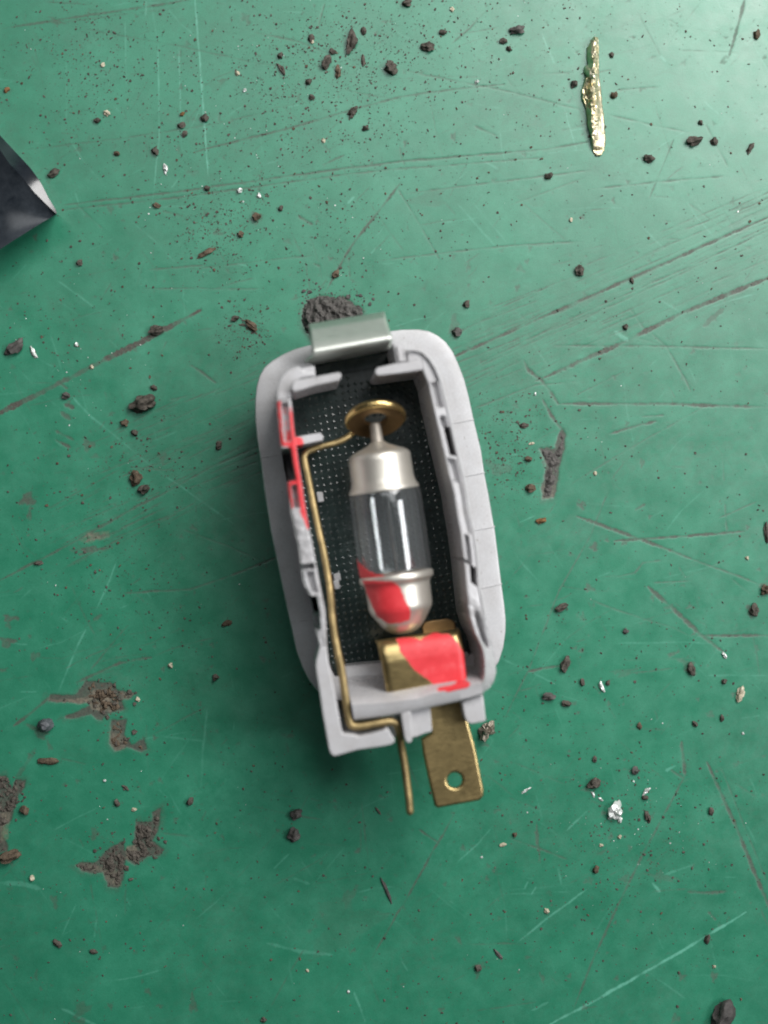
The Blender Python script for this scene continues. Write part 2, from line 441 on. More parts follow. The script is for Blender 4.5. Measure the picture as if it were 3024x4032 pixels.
# ================================================================== THE BENCH TOP
def build_table():
    step = 0.0128
    xi = np.arange(-5.45, 5.451, step); yi = np.arange(-7.15, 7.151, step)
    ext = np.array([0.05, 0.15, 0.4, 1, 2.5, 6, 12, 22, 35.0])
    xs = np.r_[(-5.45 - ext)[::-1], xi, 5.45 + ext]; ys = np.r_[(-7.15 - ext)[::-1], yi, 7.15 + ext]
    X, Y = np.meshgrid(xs, ys)
    k0 = FPX / CAM_H
    PX = CX + X * k0; PY = CY - Y * k0                     # bench coordinates in photo pixels
    H = np.zeros_like(X); R = np.zeros_like(X); G = np.zeros_like(X); B = np.zeros_like(X)
    wob = lambda s, sc, a: (fbm(PX / sc, PY / sc, s, 3) - 0.5) * a
    wx, wy = wob(1, 60, 14), wob(2, 60, 14)
    gx, gy = wob(41, 14, 9), wob(42, 14, 9)

    def win(x0, x1, y0, y1, pad):
        i0, i1 = np.searchsorted(PX[0], [x0 - pad, x1 + pad]); j = np.searchsorted(-PY[:, 0], [-(y1 + pad), -(y0 - pad)])
        return slice(j[0], j[1]), slice(i0, i1)

    def scratch(pts, w, amt, ch='R', depth=0.003, ragged=0.35, seed=0, taper=True):
        pts = np.array(pts, float)
        sl = win(pts[:, 0].min(), pts[:, 0].max(), pts[:, 1].min(), pts[:, 1].max(), 30)
        x = PX[sl] + wx[sl] * 0.35; y = PY[sl] + wy[sl] * 0.35
        if x.size == 0: return
        d = np.full(x.shape, 1e9); along = np.zeros(x.shape)
        seg = np.linalg.norm(np.diff(pts, axis=0), axis=1); tot = seg.sum(); acc = 0
        for (p0, p1, l) in zip(pts[:-1], pts[1:], seg):
            e = p1 - p0; t = np.clip(((x - p0[0]) * e[0] + (y - p0[1]) * e[1]) / (l * l + 1e-9), 0, 1)
            dd = np.hypot(x - p0[0] - t * e[0], y - p0[1] - t * e[1])
            m = dd < d; d = np.where(m, dd, d); along = np.where(m, (acc + t * l) / tot, along); acc += l
        nn = fbm(x / 9 + seed * 3.1, y / 9, 50 + seed, 3)
        ln = fbm(along * tot / 45 + seed * 7.7, along * 0 + seed, 90 + seed, 3)
        ww = w * 0.5 * (1 + ragged * (nn - 0.5) * 2.2) * (0.55 + 0.9 * ln)
        if taper: ww = ww * (0.35 + 0.65 * np.minimum(1, np.minimum(along, 1 - along) * 9))
        soft = 2.3
        v = amt * (1 if w > 9 else .82) * sstep(soft, -soft, d - ww) * np.clip(0.1 + 1.5 * ln, 0, 1) * np.clip(.55 + .9 * nn, 0, 1) * np.clip(ww * 2 / 4.4, 0.25, 1)
        T = {'R': R, 'G': G, 'B': B}[ch]
        T[sl] = np.maximum(T[sl], v)
        H[sl] -= depth * v

    def patch(poly, amt, ch='R', depth=0.004, soft=4, grain=0.0, seed=0):
        p = np.array(poly, float)
        sl = win(p[:, 0].min(), p[:, 0].max(), p[:, 1].min(), p[:, 1].max(), 25)
        x = PX[sl] + wx[sl] * 0.5 + gx[sl]; y = PY[sl] + wy[sl] * 0.5 + gy[sl]
        if x.size == 0: return
        v = amt * sstep(-soft, soft, sdf(x, y, poly))
        if grain: v = v * np.clip(1 - grain + 2 * grain * (fbm(x / 10, y / 10, 70 + seed, 4) - 0.25), 0, 1)
        T = {'R': R, 'G': G, 'B': B}[ch]
        T[sl] = np.maximum(T[sl], v); H[sl] -= depth * v

    def spot(x, y, w, h, ang, amt, ch='R', seed=0, grain=0.4, soft=3):
        a = math.radians(ang)
        poly = []
        for t in np.linspace(0, 2 * math.pi, 14, endpoint=False):
            r = 1 + 0.35 * math.sin(t * 3 + seed) + 0.2 * math.sin(t * 5 + seed * 2.3)
            u, vv = math.cos(t) * w / 2 * r, math.sin(t) * h / 2 * r
            poly.append((x + u * math.cos(a) - vv * math.sin(a), y + u * math.sin(a) + vv * math.cos(a)))
        patch(poly, amt, ch, 0.002, soft, grain, seed)

    D = [  # dark scratches: points, width, amount
        ([(-60, 1655), (0, 1623), (119, 1567), (232, 1510), (365, 1441), (597, 1325), (670, 1285), (789, 1222)], 17, .95),
        ([(-40, 2303), (0, 2283), (166, 2200), (318, 2120), (550, 1988), (636, 1948), (829, 1839), (1008, 1762), (1120, 1710)], 7, .75),
        ([(1700, 1442), (1800, 1398), (2300, 1177), (2700, 1000), (3060, 840)], 9, .85),
        ([(1790, 1482), (2050, 1350), (2300, 1232), (2800, 1012), (3060, 890)], 5, .75),
        ([(1830, 1470), (1970, 1405), (2460, 1180), (2830, 1010)], 4, .6),
        ([(2110, 1500), (2132, 1491), (2479, 1336), (2693, 1229), (3060, 1080)], 13, .9),
        ([(2184, 1361), (2600, 1363), (3050, 1374)], 6, .7),
        ([(2198, 1590), (2600, 1590), (3050, 1604)], 9, .8),
        ([(2062, 1418), (2080, 1457), (2125, 1491), (2160, 1530), (2198, 1592)], 11, .9),
        ([(2136, 1572), (2184, 1657), (2213, 1690), (2216, 1745)], 10, .85),
        ([(2401, 1708), (2582, 1657)], 8, .8),
        ([(2524, 1641), (2616, 1634)], 5, .7),
        ([(2272, 2033), (2390, 2075), (2456, 2100), (2600, 2150), (2726, 2202)], 9, .8),
        ([(2726, 2202), (2880, 2258), (3050, 2322)], 6, .75),
        ([(2420, 2129), (2700, 2110), (2936, 2092)], 8, .8),
        ([(2550, 2310), (2645, 2391), (2760, 2500), (2848, 2567)], 12, .75),
        ([(2740, 2503), (3050, 2503)], 8, .75),
        ([(2080, 2645), (2140, 2632), (2205, 2622)], 8, .8),
        ([(2530, 1740), (2420, 1870), (2330, 2100), (2200, 2330), (2080, 2640), (1980, 2840)], 4, .6),
        ([(1866, 1610), (2000, 1555), (2110, 1515), (2300, 1500)], 5, .65),
        ([(2260, 1560), (2480, 1450)], 4, .55),
        ([(2440, 1380), (2500, 1330), (2620, 1360), (2700, 1500), (2730, 1540)], 3, .35),
        ([(2560, 1310), (2620, 1360), (2690, 1480), (2720, 1540)], 6, .55),
        ([(2480, 1215), (2540, 1300)], 6, .5),
        ([(2770, 1285), (2850, 1215)], 14, .5),
        ([(2850, 1220), (2930, 1110), (3000, 1000)], 5, .55),
        ([(2380, 1330), (2200, 1400), (2160, 1470)], 3, .4),
        ([(2570, 2330), (2870, 2200)], 3, .35),
        ([(2855, 1980), (2862, 2090)], 6, .5), ([(2846, 1790), (2852, 1900)], 4, .5),
        ([(2830, 2040), (2980, 1975)], 4, .6), ([(2500, 2010), (2540, 1985)], 8, .6),
        ([(2880, 2280), (2960, 2340)], 3, .4),
        ([(2060, 2190), (2250, 2160)], 3, .4),
        ([(2420, 2275), (2500, 2255), (2530, 2215), (2610, 2205)], 6, .55),
        ([(2570, 2295), (2740, 2285)], 4, .6), ([(2670, 2230), (2700, 2270)], 4, .5),
        ([(2300, 2350), (2420, 2400), (2650, 2470), (2750, 2520)], 4, .5),
        ([(2210, 1930), (2420, 1800), (2700, 1640), (2850, 1560)], 5, .45),
        # upper part
        ([(0, 114), (250, 75), (480, 40), (750, 0)], 7, .7), ([(220, 92), (500, 55), (760, 20)], 4, .4),
        ([(222, 810), (700, 755), (1157, 690), (1600, 632), (2000, 600)], 6, .75),
        ([(222, 829), (700, 778), (1157, 714), (1600, 656)], 5, .7),
        ([(756, 602), (820, 583), (1157, 501), (1447, 415), (1600, 376), (1780, 352), (1987, 331)], 7, .75),
        ([(85, 592), (480, 545), (820, 492), (1100, 430)], 4, .5),
        ([(1582, 714), (1500, 820), (1379, 974), (1283, 1148)], 8, .75),
        ([(750, 1061), (1040, 1025), (1230, 1005)], 4, .6),
        ([(1500, 643), (2143, 588), (2354, 551)], 6, .65), ([(1500, 670), (2143, 620)], 5, .6),
        ([(1592, 762), (1960, 715), (2327, 670)], 5, .6), ([(2327, 744), (2600, 715), (2878, 693)], 6, .65),
        ([(1500, 1024), (2014, 965), (2300, 950)], 5, .6), ([(2000, 810), (2300, 700)], 4, .45),
        ([(2556, 781), (2610, 650), (2657, 542)], 5, .6), ([(1555, 726), (1640, 860), (1740, 1038)], 4, .5),
        ([(1868, 495), (1950, 533)], 7, .6), ([(2868, 230), (2900, 120), (2933, 0)], 9, .65),
        ([(1775, 175), (1850, 110), (1922, 32)], 6, .65), ([(1592, 276), (1800, 320), (1978, 354), (2281, 430)], 5, .6),
        ([(2391, 450), (2560, 490), (2740, 528)], 5, .55), ([(2777, 487), (2869, 661)], 5, .5),
        ([(2420, 355), (2600, 342)], 5, .5), ([(2143, 290), (2250, 285)], 4, .5),
        ([(340, 115), (700, 180), (1000, 245), (1180, 268)], 5, .5), ([(1000, 125), (1180, 165), (1290, 210)], 6, .6),
        ([(1280, 10), (1255, 105)], 5, .6), ([(940, 640), (1090, 520)], 4, .4), ([(1270, 650), (1355, 610)], 6, .65),
        ([(1175, 850), (1230, 885)], 9, .65), ([(1375, 1010), (1378, 1090)], 8, .6), ([(1235, 1035), (1262, 1048)], 7, .6),
        ([(640, 830), (720, 850)], 6, .5), ([(290, 795), (410, 905)], 4, .45),
        ([(480, 1030), (590, 900)], 3, .35), ([(1330, 350), (1600, 400)], 4, .4),
        # left middle
        ([(570, 1027), (537, 1126)], 5, .6), ([(537, 1136), (800, 1135), (1021, 1139)], 5, .6), ([(577, 1063), (816, 1043)], 5, .6),
        ([(749, 1437), (800, 1468), (855, 1510)], 7, .75), ([(219, 1696), (292, 1733)], 10, .85), ([(255, 1592), (292, 1607)], 11, .8),
        ([(219, 1732), (278, 1762)], 8, .75), ([(240, 1622), (278, 1650)], 13, .6),
        ([(464, 2336), (749, 2320), (900, 2270), (1060, 2207), (1160, 2160)], 6, .7), ([(690, 2075), (900, 2150), (1080, 2230)], 4, .45),
        ([(440, 1110), (390, 1190)], 4, .5), ([(0, 1506), (220, 1508)], 3, .4), ([(670, 1573), (770, 1555)], 4, .6),
        ([(232, 1508), (268, 1530)], 8, .7), ([(620, 1420), (660, 1340)], 4, .45),
        # lower left
        ([(595, 2588), (470, 2611), (368, 2658), (298, 2690)], 9, .75), ([(501, 2463), (430, 2550), (353, 2643)], 5, .6),
        ([(400, 2420), (370, 2440)], 10, .5), ([(55, 2857), (110, 2815), (198, 2745)], 10, .8),
        ([(235, 2985), (340, 3010)], 4, .5), ([(590, 2900), (815, 2780)], 4, .45), ([(380, 2920), (415, 2870)], 4, .5),
        ([(1160, 3240), (1250, 3060)], 3, .3), ([(640, 3280), (760, 3295)], 6, .4), ([(60, 3070), (140, 2950)], 14, .35),
        # lower middle / right
        ([(1790, 3199), (1747, 3283), (1711, 3338), (1600, 3540), (1464, 3772)], 6, .75), ([(1651, 3265), (1735, 3325)], 6, .75),
        ([(1199, 3735), (1130, 3850), (1060, 3976)], 5, .5), ([(1422, 3766), (1500, 3965)], 4, .35),
        ([(1838, 3718), (2000, 3714), (2060, 3718)], 5, .55), ([(1450, 3600), (1545, 3598)], 4, .35),
        ([(2784, 3000), (2895, 3247), (2960, 3410), (3050, 3620)], 11, .8), ([(2840, 3020), (2930, 3250), (3024, 3480)], 5, .45),
        ([(2697, 3055), (2537, 3352), (2440, 3550), (2346, 3753), (2259, 3969)], 7, .7), ([(2684, 2920), (2690, 2990), (2697, 3055)], 11, .7),
        ([(2640, 3030), (2690, 3065)], 6, .6), ([(2000, 3296), (2120, 3340), (2234, 3383)], 6, .65),
        ([(2710, 3512), (2800, 3515), (2876, 3509)], 8, .6), ([(2790, 3590), (2820, 3622)], 8, .7),
        ([(2000, 3140), (2130, 3190)], 4, .4), ([(2590, 3300), (2700, 3330)], 3, .4), ([(2020, 3000), (2230, 3090)], 4, .45),
        ([(1680, 2440), (1690, 2620)], 3, .3), ([(2460, 2600), (2740, 2590)], 3, .3),
    ]
    for k, (pts, w, a) in enumerate(D): scratch(pts, w * 1.2, min(1, a * 1.05), 'R', 0.0032, seed=k)
    for k in range(80):                                   # the fan of fine parallel drag marks left of the lamp
        t = rng.random(); cx, cy = 300 + 760 * rng.random(), 0
        cy = 1990 - (cx - 300) * 0.46 + (rng.random() - 0.5) * 460; l = 80 + 330 * rng.random(); an = -25 + rng.normal() * 2.5
        dx, dy = l / 2 * math.cos(math.radians(an)), l / 2 * math.sin(math.radians(an))
        scratch([(cx - dx, cy - dy), (cx + dx, cy + dy)], 2.8 + 2.5 * rng.random(), .3 + .45 * rng.random(), 'R', .002, seed=200 + k)
    for k in range(95):                                   # and right of it
        cx = 1850 + 1200 * rng.random(); cy = 1430 - (cx - 1800) * 0.44 + (rng.random() - 0.5) * 330; l = 100 + 420 * rng.random(); an = -23.5 + rng.normal() * 2.5
        dx, dy = l / 2 * math.cos(math.radians(an)), l / 2 * math.sin(math.radians(an))
        scratch([(cx - dx, cy - dy), (cx + dx, cy + dy)], 2.8 + 2.5 * rng.random(), .3 + .5 * rng.random(), 'R', .002, seed=300 + k)
    LT = [  # pale scuffs
        ([(766, -20), (775, 80), (800, 415), (820, 704)], 6, .75), ([(704, 174), (709, 380), (714, 598)], 5, .5),
        ([(622, 174), (627, 540), (600, 800)], 5, .55), ([(576, 0), (572, 60)], 7, .4), ([(492, 60), (497, 355)], 4, .3), ([(260, 240), (262, 480)], 4, .25),
        ([(219, 1100), (310, 1165), (398, 1232)], 5, .45), ([(285, 1564), (360, 1640), (477, 1736)], 8, .6), ([(616, 1849), (700, 1908), (930, 2070)], 5, .5),
        ([(477, 1736), (540, 1790), (616, 1849)], 4, .4), ([(458, 2213), (420, 2310), (378, 2400)], 5, .45),
        ([(337, 2478), (290, 2580), (227, 2729)], 7, .5), ([(815, 2792), (800, 2950), (790, 3105)], 7, .3), ([(0, 3475), (90, 3480), (160, 3500)], 16, .3),
        ([(640, 2900), (820, 2920)], 6, .25), ([(240, 3970), (400, 4050)], 9, .4), ([(380, 3620), (370, 3690)], 8, .35), ([(240, 3690), (300, 3560)], 5, .3),
        ([(2150, 4040), (2346, 3938), (2660, 3759), (2938, 3592)], 10, .8), ([(2031, 3716), (2150, 3620), (2315, 3500)], 7, .55), ([(2228, 3272), (2315, 3191)], 6, .55),
        ([(2197, 3414), (2210, 3487)], 7, .5), ([(2617, 3444), (2741, 3401)], 8, .35), ([(2568, 3475), (2599, 3512)], 9, .75), ([(2090, 3522), (2112, 3490)], 6, .5), ([(2065, 3500), (2080, 3470)], 5, .45),
        ([(1392, 3904), (1415, 3960), (1440, 4025)], 7, .5), ([(1796, 3398), (1880, 3325), (1940, 3253)], 6, .5), ([(1157, 3458), (1217, 3482)], 13, .35), ([(1078, 3422), (1139, 3362)], 6, .3),
        ([(1050, 3715), (1180, 3745), (1310, 3760)], 12, .28), ([(2090, 3980), (2160, 3945)], 7, .35),
        ([(2395, 2533), (2690, 2528), (2790, 2535)], 6, .35), ([(1990, 1790), (2040, 1792)], 5, .7), ([(2600, 1180), (2680, 1230)], 6, .35), ([(2420, 1305), (2470, 1340)], 15, .55),
        ([(1970, 2590), (2200, 2700)], 5, .35), ([(2200, 2735), (2290, 2765)], 5, .35), ([(2640, 2905), (2730, 2870)], 5, .35), ([(2780, 2660), (3024, 2660)], 6, .3),
        ([(2620, 3035), (2660, 3015)], 10, .5), ([(2040, 2060), (2110, 2030)], 5, .5), ([(1370, 800), (1395, 775)], 9, .5), ([(1460, 1000), (1480, 975)], 6, .4),
        ([(1800, 800), (1960, 980)], 6, .25), ([(1860, 795), (2000, 960)], 5, .22), ([(1400, 300), (1420, 262)], 6, .4), ([(2600, 220), (2620, 245)], 8, .4),
        ([(2800, 3450), (2900, 3455)], 4, .3), ([(1890, 625), (1960, 665)], 8, .3), ([(2270, 1650), (2420, 1655)], 3, .3), ([(2150, 2130), (2220, 2240)], 3, .3),
    ]
    for k, (pts, w, a) in enumerate(LT): scratch(pts, w, a, 'G', -0.0008, seed=500 + k)
    for k in range(980):                                  # hairline scratches everywhere
        cx, cy = -40 + 3100 * rng.random(), -40 + 4110 * rng.random(); l = 40 + 260 * rng.random() ** 2
        an = rng.choice([-24, -8, 2, 62, 78, -50, 38]) + rng.normal() * 7
        dx, dy = l / 2 * math.cos(math.radians(an)), l / 2 * math.sin(math.radians(an)); bx, by = rng.normal() * l * .03, rng.normal() * l * .03
        if rng.random() < .66: scratch([(cx - dx, cy - dy), (cx + bx, cy + by), (cx + dx, cy + dy)], 2 + 2.5 * rng.random(), .18 + .46 * rng.random(), 'R', .0015, seed=700 + k)
        else: scratch([(cx - dx, cy - dy), (cx + bx, cy + by), (cx + dx, cy + dy)], 2 + 3 * rng.random(), .10 + .28 * rng.random(), 'G', 0, seed=700 + k)
    # bare patches under and around the stuck dirt
    for k, p in enumerate([STAR, BOOT, WOLF, EDGE_PATCH, CLIP_DIRT, BRANCH]):
        patch(p, .95, 'R', .006, 4, .12, seed=k)
    patch([(190, 2757), (300, 2752), (345, 2745), (365, 2720), (420, 2712), (440, 2730), (440, 2800), (395, 2800), (360, 2790), (350, 2771)], .8, 'B', .002, 5, .55, 1)
    patch([(470, 2725), (532, 2730), (515, 2750), (475, 2758)], .5, 'B', 0, 5, .6, 5)
    patch([(430, 2880), (495, 2900), (490, 2945), (456, 2957), (432, 2925)], .55, 'B', .002, 6, .6, 2)
    patch([(500, 3330), (540, 3325), (545, 3395), (497, 3380)], .75, 'B', .002, 5, .5, 3)
    patch([(300, 3405), (350, 3400), (470, 3430), (480, 3490), (430, 3480), (400, 3430), (320, 3425)], .5, 'B', .002, 6, .7, 4)
    patch([(0, 3200), (40, 3195), (30, 3300), (0, 3320)], .7, 'B', .002, 6, .6, 6)
    patch([(2135, 1905), (2190, 1900), (2180, 1960), (2140, 1962)], .35, 'B', 0, 6, .6, 7)
    patch([(318, 2128), (345, 2100), (432, 2090), (430, 2115), (380, 2128), (350, 2140)], .5, 'B', .002, 5, .6, 8)
    S = [(376, 2113, 74, 30, -18, .8), (365, 2164, 118, 24, -10, .85), (300, 2165, 60, 12, -10, .4), (348, 1752, 48, 44, 20, .55), (643, 1806, 26, 46, 10, .55), (106, 1968, 62, 52, -20, .85), (118, 2020, 14, 60, 5, .6),
         (137, 2584, 42, 26, -30, .6), (40, 2435, 60, 26, 0, .75), (28, 2528, 62, 40, 0, .75), (10, 2640, 40, 14, 0, .6), (150, 2880, 90, 34, 35, .6), (195, 2935, 16, 46, -20, .55),
         (760, 3955, 30, 74, 0, .55), (372, 3282, 28, 50, 0, .55), (212, 3548, 26, 60, -15, .5), (320, 3975, 50, 70, 40, .4), (310, 4020, 60, 20, 0, .5), (1375, 3530, 40, 90, 35, .35), (1350, 3640, 260, 190, -30, .16),
         (1786, 1276, 34, 74, 10, .55), (1800, 1305, 44, 40, 0, .75), (1960, 1840, 110, 46, 15, .4), (2290, 1990, 30, 34, 0, .7), (2340, 2155, 28, 34, 0, .75), (2390, 2125, 20, 16, 0, .7), (2455, 2135, 20, 20, 0, .75),
         (2322, 2318, 40, 24, 20, .6), (2962, 2405, 44, 46, 10, .7), (2720, 2634, 40, 56, -25, .5), (2700, 2610, 60, 30, 30, .35), (2640, 2390, 44, 18, 0, .5), (2720, 2390, 40, 14, 0, .5), (2650, 2575, 46, 14, -20, .6), (2460, 2645, 90, 30, -10, .3), (3010, 2310, 30, 40, 0, .6),
         (2570, 2350, 12, 30, 0, .5), (2295, 2430, 18, 36, 0, .4), (2799, 2812, 26, 26, 0, .4), (2900, 3010, 40, 16, -20, .35), (2687, 3846, 30, 26, 0, .6), (2813, 3843, 30, 34, 10, .6), (2116, 3310, 14, 130, -6, .7), (1900, 3800, 22, 26, 0, .4), (1875, 3800, 60, 16, -20, .35),
         (2137, 3851, 18, 44, -25, .5), (2300, 3965, 26, 22, 30, .5), (2660, 4010, 30, 40, 40, .5), (2610, 3455, 120, 24, 10, .35), (2460, 3460, 40, 30, 0, .4), (2600, 3440, 30, 26, 0, .4), (970, 75, 40, 30, 50, .5), (960, 60, 24, 20, 0, .35), (225, 85, 62, 20, 18, .7), (310, 590, 34, 22, -30, .55), (267, 570, 26, 10, 0, .5), (303, 540, 12, 16, 0, .4), (350, 545, 14, 18, 0, .4),
         (878, 320, 36, 22, -30, .55), (850, 340, 60, 40, 0, .18), (760, 680, 46, 22, 0, .35), (865, 465, 14, 40, 0, .4), (912, 472, 14, 24, 0, .4), (1134, 950, 26, 22, 20, .4), (860, 915, 40, 26, 20, .5), (1010, 858, 46, 44, 0, .5), (435, 825, 22, 30, 0, .45), (1690, 780, 130, 70, -15, .2), (2100, 770, 90, 90, 0, .16),
         (2850, 240, 22, 34, 15, .55), (1845, 1050, 16, 40, 10, .5), (2050, 1060, 40, 24, 40, .35), (1170, 4000, 20, 10, 0, .4), (60, 3770, 40, 16, 30, .4), (143, 3840, 14, 40, 0, .4), (533, 3750, 18, 14, 0, .35), (2310, 3470, 24, 20, 0, .35), (2480, 3340, 18, 30, 0, .4), (2370, 3355, 40, 12, -40, .5), (577, 605, 8, 60, 10, .35), (1175, 385, 12, 32, 5, .5), (2340, 2380, 10, 22, 0, .4)]
    for k, (x, y, w, h, a, amt) in enumerate(S): spot(x, y, w, h, a, amt, 'R', k)
    for k in range(900):                                  # faint smudges and pits
        x, y = 3100 * rng.random() - 30, 4110 * rng.random() - 30; s = 5 + 14 * rng.random() ** 2.5
        spot(x, y, s * (1 + rng.random()), s, 180 * rng.random(), .22 + .4 * rng.random(), 'R', k, .3, 2.5)
    for k in range(70):
        x, y = 3100 * rng.random(), 4100 * rng.random(); spot(x, y, 60 + 170 * rng.random(), 40 + 100 * rng.random(), 180 * rng.random(), .05 + .08 * rng.random(), 'R', k, .9, 25)
    for k, p in enumerate([STAR, BOOT, WOLF, EDGE_PATCH, CLIP_DIRT, BRANCH]):      # stain halos round the stuck dirt
        c = np.mean(p, 0)
        patch([tuple(c + (np.array(q) - c) * 1.12) for q in p], .42, 'R', 0, 16, .8, seed=30 + k)
    # greyish rubbed film, stronger in the scuffed lanes
    film = np.clip((fbm(PX / 420, PY / 300, 11, 4) - 0.42) * 1.6, 0, 1) * np.clip((fbm(PX / 16 + PY / 40, PY / 16, 23, 4) - 0.25) * 1.6, 0, 1)
    lane = np.exp(-((PY - (1500 - (PX - 1800) * 0.44)) / 260.0) ** 2) * (PX > 1500)
    R = np.maximum(R, 0.30 * film + 0.22 * lane * np.clip(fbm(PX / 30 + PY / 70, PY / 9 + PX / 20, 31, 4) * 1.6 - .4, 0, 1))
    G = np.maximum(G, 0.10 * np.clip((fbm(PX / 190, PY / 240, 61, 4) - .5) * 3, 0, 1) * np.clip(fbm(PX / 12, PY / 12, 63, 3) * 1.8 - .5, 0, 1))
    H += (fbm(X * 1.1, Y * 1.1, 5, 4) - 0.5) * 0.010
    nx, ny = len(xs), len(ys)
    co = np.stack([X, Y, H], 2).reshape(-1, 3).astype(np.float32)
    idx = np.arange(nx * ny, dtype=np.int32).reshape(ny, nx)
    q = np.stack([idx[:-1, :-1], idx[:-1, 1:], idx[1:, 1:], idx[1:, :-1]], 2).reshape(-1, 4)
    me = bpy.data.meshes.new('bench_top')
    me.vertices.add(len(co)); me.vertices.foreach_set('co', co.ravel())
    me.loops.add(q.size); me.loops.foreach_set('vertex_index', q.ravel())
    me.polygons.add(len(q)); me.polygons.foreach_set('loop_start', np.arange(0, q.size, 4, dtype=np.int32))
    me.polygons.foreach_set('use_smooth', np.ones(len(q), bool))
    me.update(calc_edges=True)
    a = me.attributes.new('wear', 'FLOAT_COLOR', 'POINT')
    c = np.stack([np.clip(R, 0, 1), np.clip(G, 0, 1), np.clip(B, 0, 1), np.ones_like(R)], 2).reshape(-1).astype(np.float32)
    a.data.foreach_set('color', c)
    o = link('bench_top', me, M['table'])
    o['kind'] = 'structure'; o['label'] = 'scratched green painted bench top strewn with dirt'
    return o

STAR = [(190, 2765), (198, 2735), (295, 2735), (312, 2715), (338, 2680), (443, 2689), (468, 2718), (532, 2727), (519, 2748), (477, 2756), (489, 2794), (422, 2811), (405, 2836), (380, 2836), (363, 2815), (257, 2832), (253, 2819), (350, 2781), (346, 2769)]
BOOT = [(439, 2832), (498, 2832), (489, 2895), (519, 2933), (565, 2904), (582, 2950), (555, 2962), (498, 2942), (456, 2959), (430, 2925), (435, 2862)]
WOLF = [(295, 3406), (321, 3394), (375, 3397), (422, 3343), (489, 3309), (492, 3350), (527, 3326), (527, 3279), (536, 3233), (599, 3233), (599, 3199), (637, 3178), (624, 3275), (603, 3309), (645, 3347), (633, 3368), (582, 3372), (532, 3406), (494, 3385), (485, 3465), (464, 3499), (426, 3490), (405, 3435), (360, 3440), (321, 3431)]
EDGE_PATCH = [(-60, 3050), (0, 3056), (25, 3051), (46, 3102), (63, 3068), (101, 3073), (97, 3098), (72, 3132), (46, 3229), (8, 3258), (4, 3296), (30, 3317), (30, 3355), (-60, 3370)]
CLIP_DIRT = [(1190, 1218), (1212, 1185), (1256, 1165), (1288, 1163), (1313, 1178), (1353, 1163), (1379, 1185), (1397, 1203), (1426, 1210), (1429, 1236), (1415, 1290), (1330, 1330), (1230, 1345), (1209, 1308), (1190, 1283), (1189, 1254)]
BRANCH = [(2122, 1765), (2150, 1760), (2183, 1768), (2202, 1700), (2216, 1690), (2228, 1712), (2222, 1770), (2205, 1840), (2196, 1900), (2183, 1960), (2138, 1964), (2132, 1930), (2145, 1860), (2152, 1835), (2132, 1790)]
build_table()

# ================================================================== LOOSE THINGS ON THE BENCH
def crust(name, poly, height, mat, label, cat, sc=11, seed=0, cover=0.25, group=None):
    """a dried crust of dirt: height field inside an outline, closed underneath"""
    p = np.array(poly, float); st = 3.2
    xs = np.arange(p[:, 0].min() - 12, p[:, 0].max() + 12, st); ys = np.arange(p[:, 1].min() - 12, p[:, 1].max() + 12, st)
    X, Y = np.meshgrid(xs, ys)
    wx = (fbm(X / 18, Y / 18, 5 + seed, 3) - .5) * 22; wy = (fbm(X / 18, Y / 18, 8 + seed, 3) - .5) * 22
    s = sdf(X + wx, Y + wy, poly)
    n = fbm(X / sc / 2.2, Y / sc / 2.2, 20 + seed, 4); g = fbm(X / sc, Y / sc, 30 + seed, 3)
    z = height * sstep(-1, 26, s) * np.clip((n - cover) * 2.2, 0, 1.4) * (0.5 + g) - 0.012
    z = np.where(s < 0, -0.02, z)
    keep = s > -st * 1.5
    k0 = CAM_H / FPX
    idx = -np.ones(X.shape, int); idx[keep] = np.arange(keep.sum())
    v = np.stack([(X[keep] - CX) * k0, (CY - Y[keep]) * k0, z[keep]], 1)
    c = np.array([v[:, 0].mean(), v[:, 1].mean(), 0]); f = []
    for j in range(X.shape[0] - 1):
        for i in range(X.shape[1] - 1):
            q = [idx[j, i], idx[j + 1, i], idx[j + 1, i + 1], idx[j, i + 1]]
            if min(q) >= 0: f.append(q)
    me = bpy.data.meshes.new(name); me.from_pydata([tuple(t) for t in v - c], [], f); me.update()
    o = link(name, me, mat, None, 28, c)
    return tag(o, label, cat, group)

crust('dirt_patch', CLIP_DIRT, 0.10, M['soil_grey'], 'round grey-black lump of dried dirt behind the steel spring clip', 'dirt', sc=22, seed=1, cover=0.0)
crust('dirt_patch', STAR[4:13] + [(365, 2790), (350, 2771), (335, 2730)], 0.075, M['soil_brown'], 'star-shaped dirt patch showing tan primer, above the bluish pebble', 'dirt', sc=7, seed=2, cover=.46)
crust('dirt_patch', BOOT, 0.035, M['soil_brown'], 'boot-shaped thin dirt patch right below the star-shaped one', 'dirt', sc=7, seed=3, cover=.42)
crust('dirt_patch', WOLF, 0.065, M['soil'], 'largest ragged dirt patch of the lower left, with lumps standing up', 'dirt', sc=8, seed=4, cover=.40)
crust('dirt_patch', EDGE_PATCH, 0.06, M['soil'], 'dirt patch cut off by the left edge of the picture', 'dirt', sc=8, seed=5, cover=.40)
crust('dirt_patch', BRANCH, 0.05, M['soil_grey'], 'long upright grey dirt streak to the right of the lamp', 'dirt', sc=9, seed=6, cover=.2)

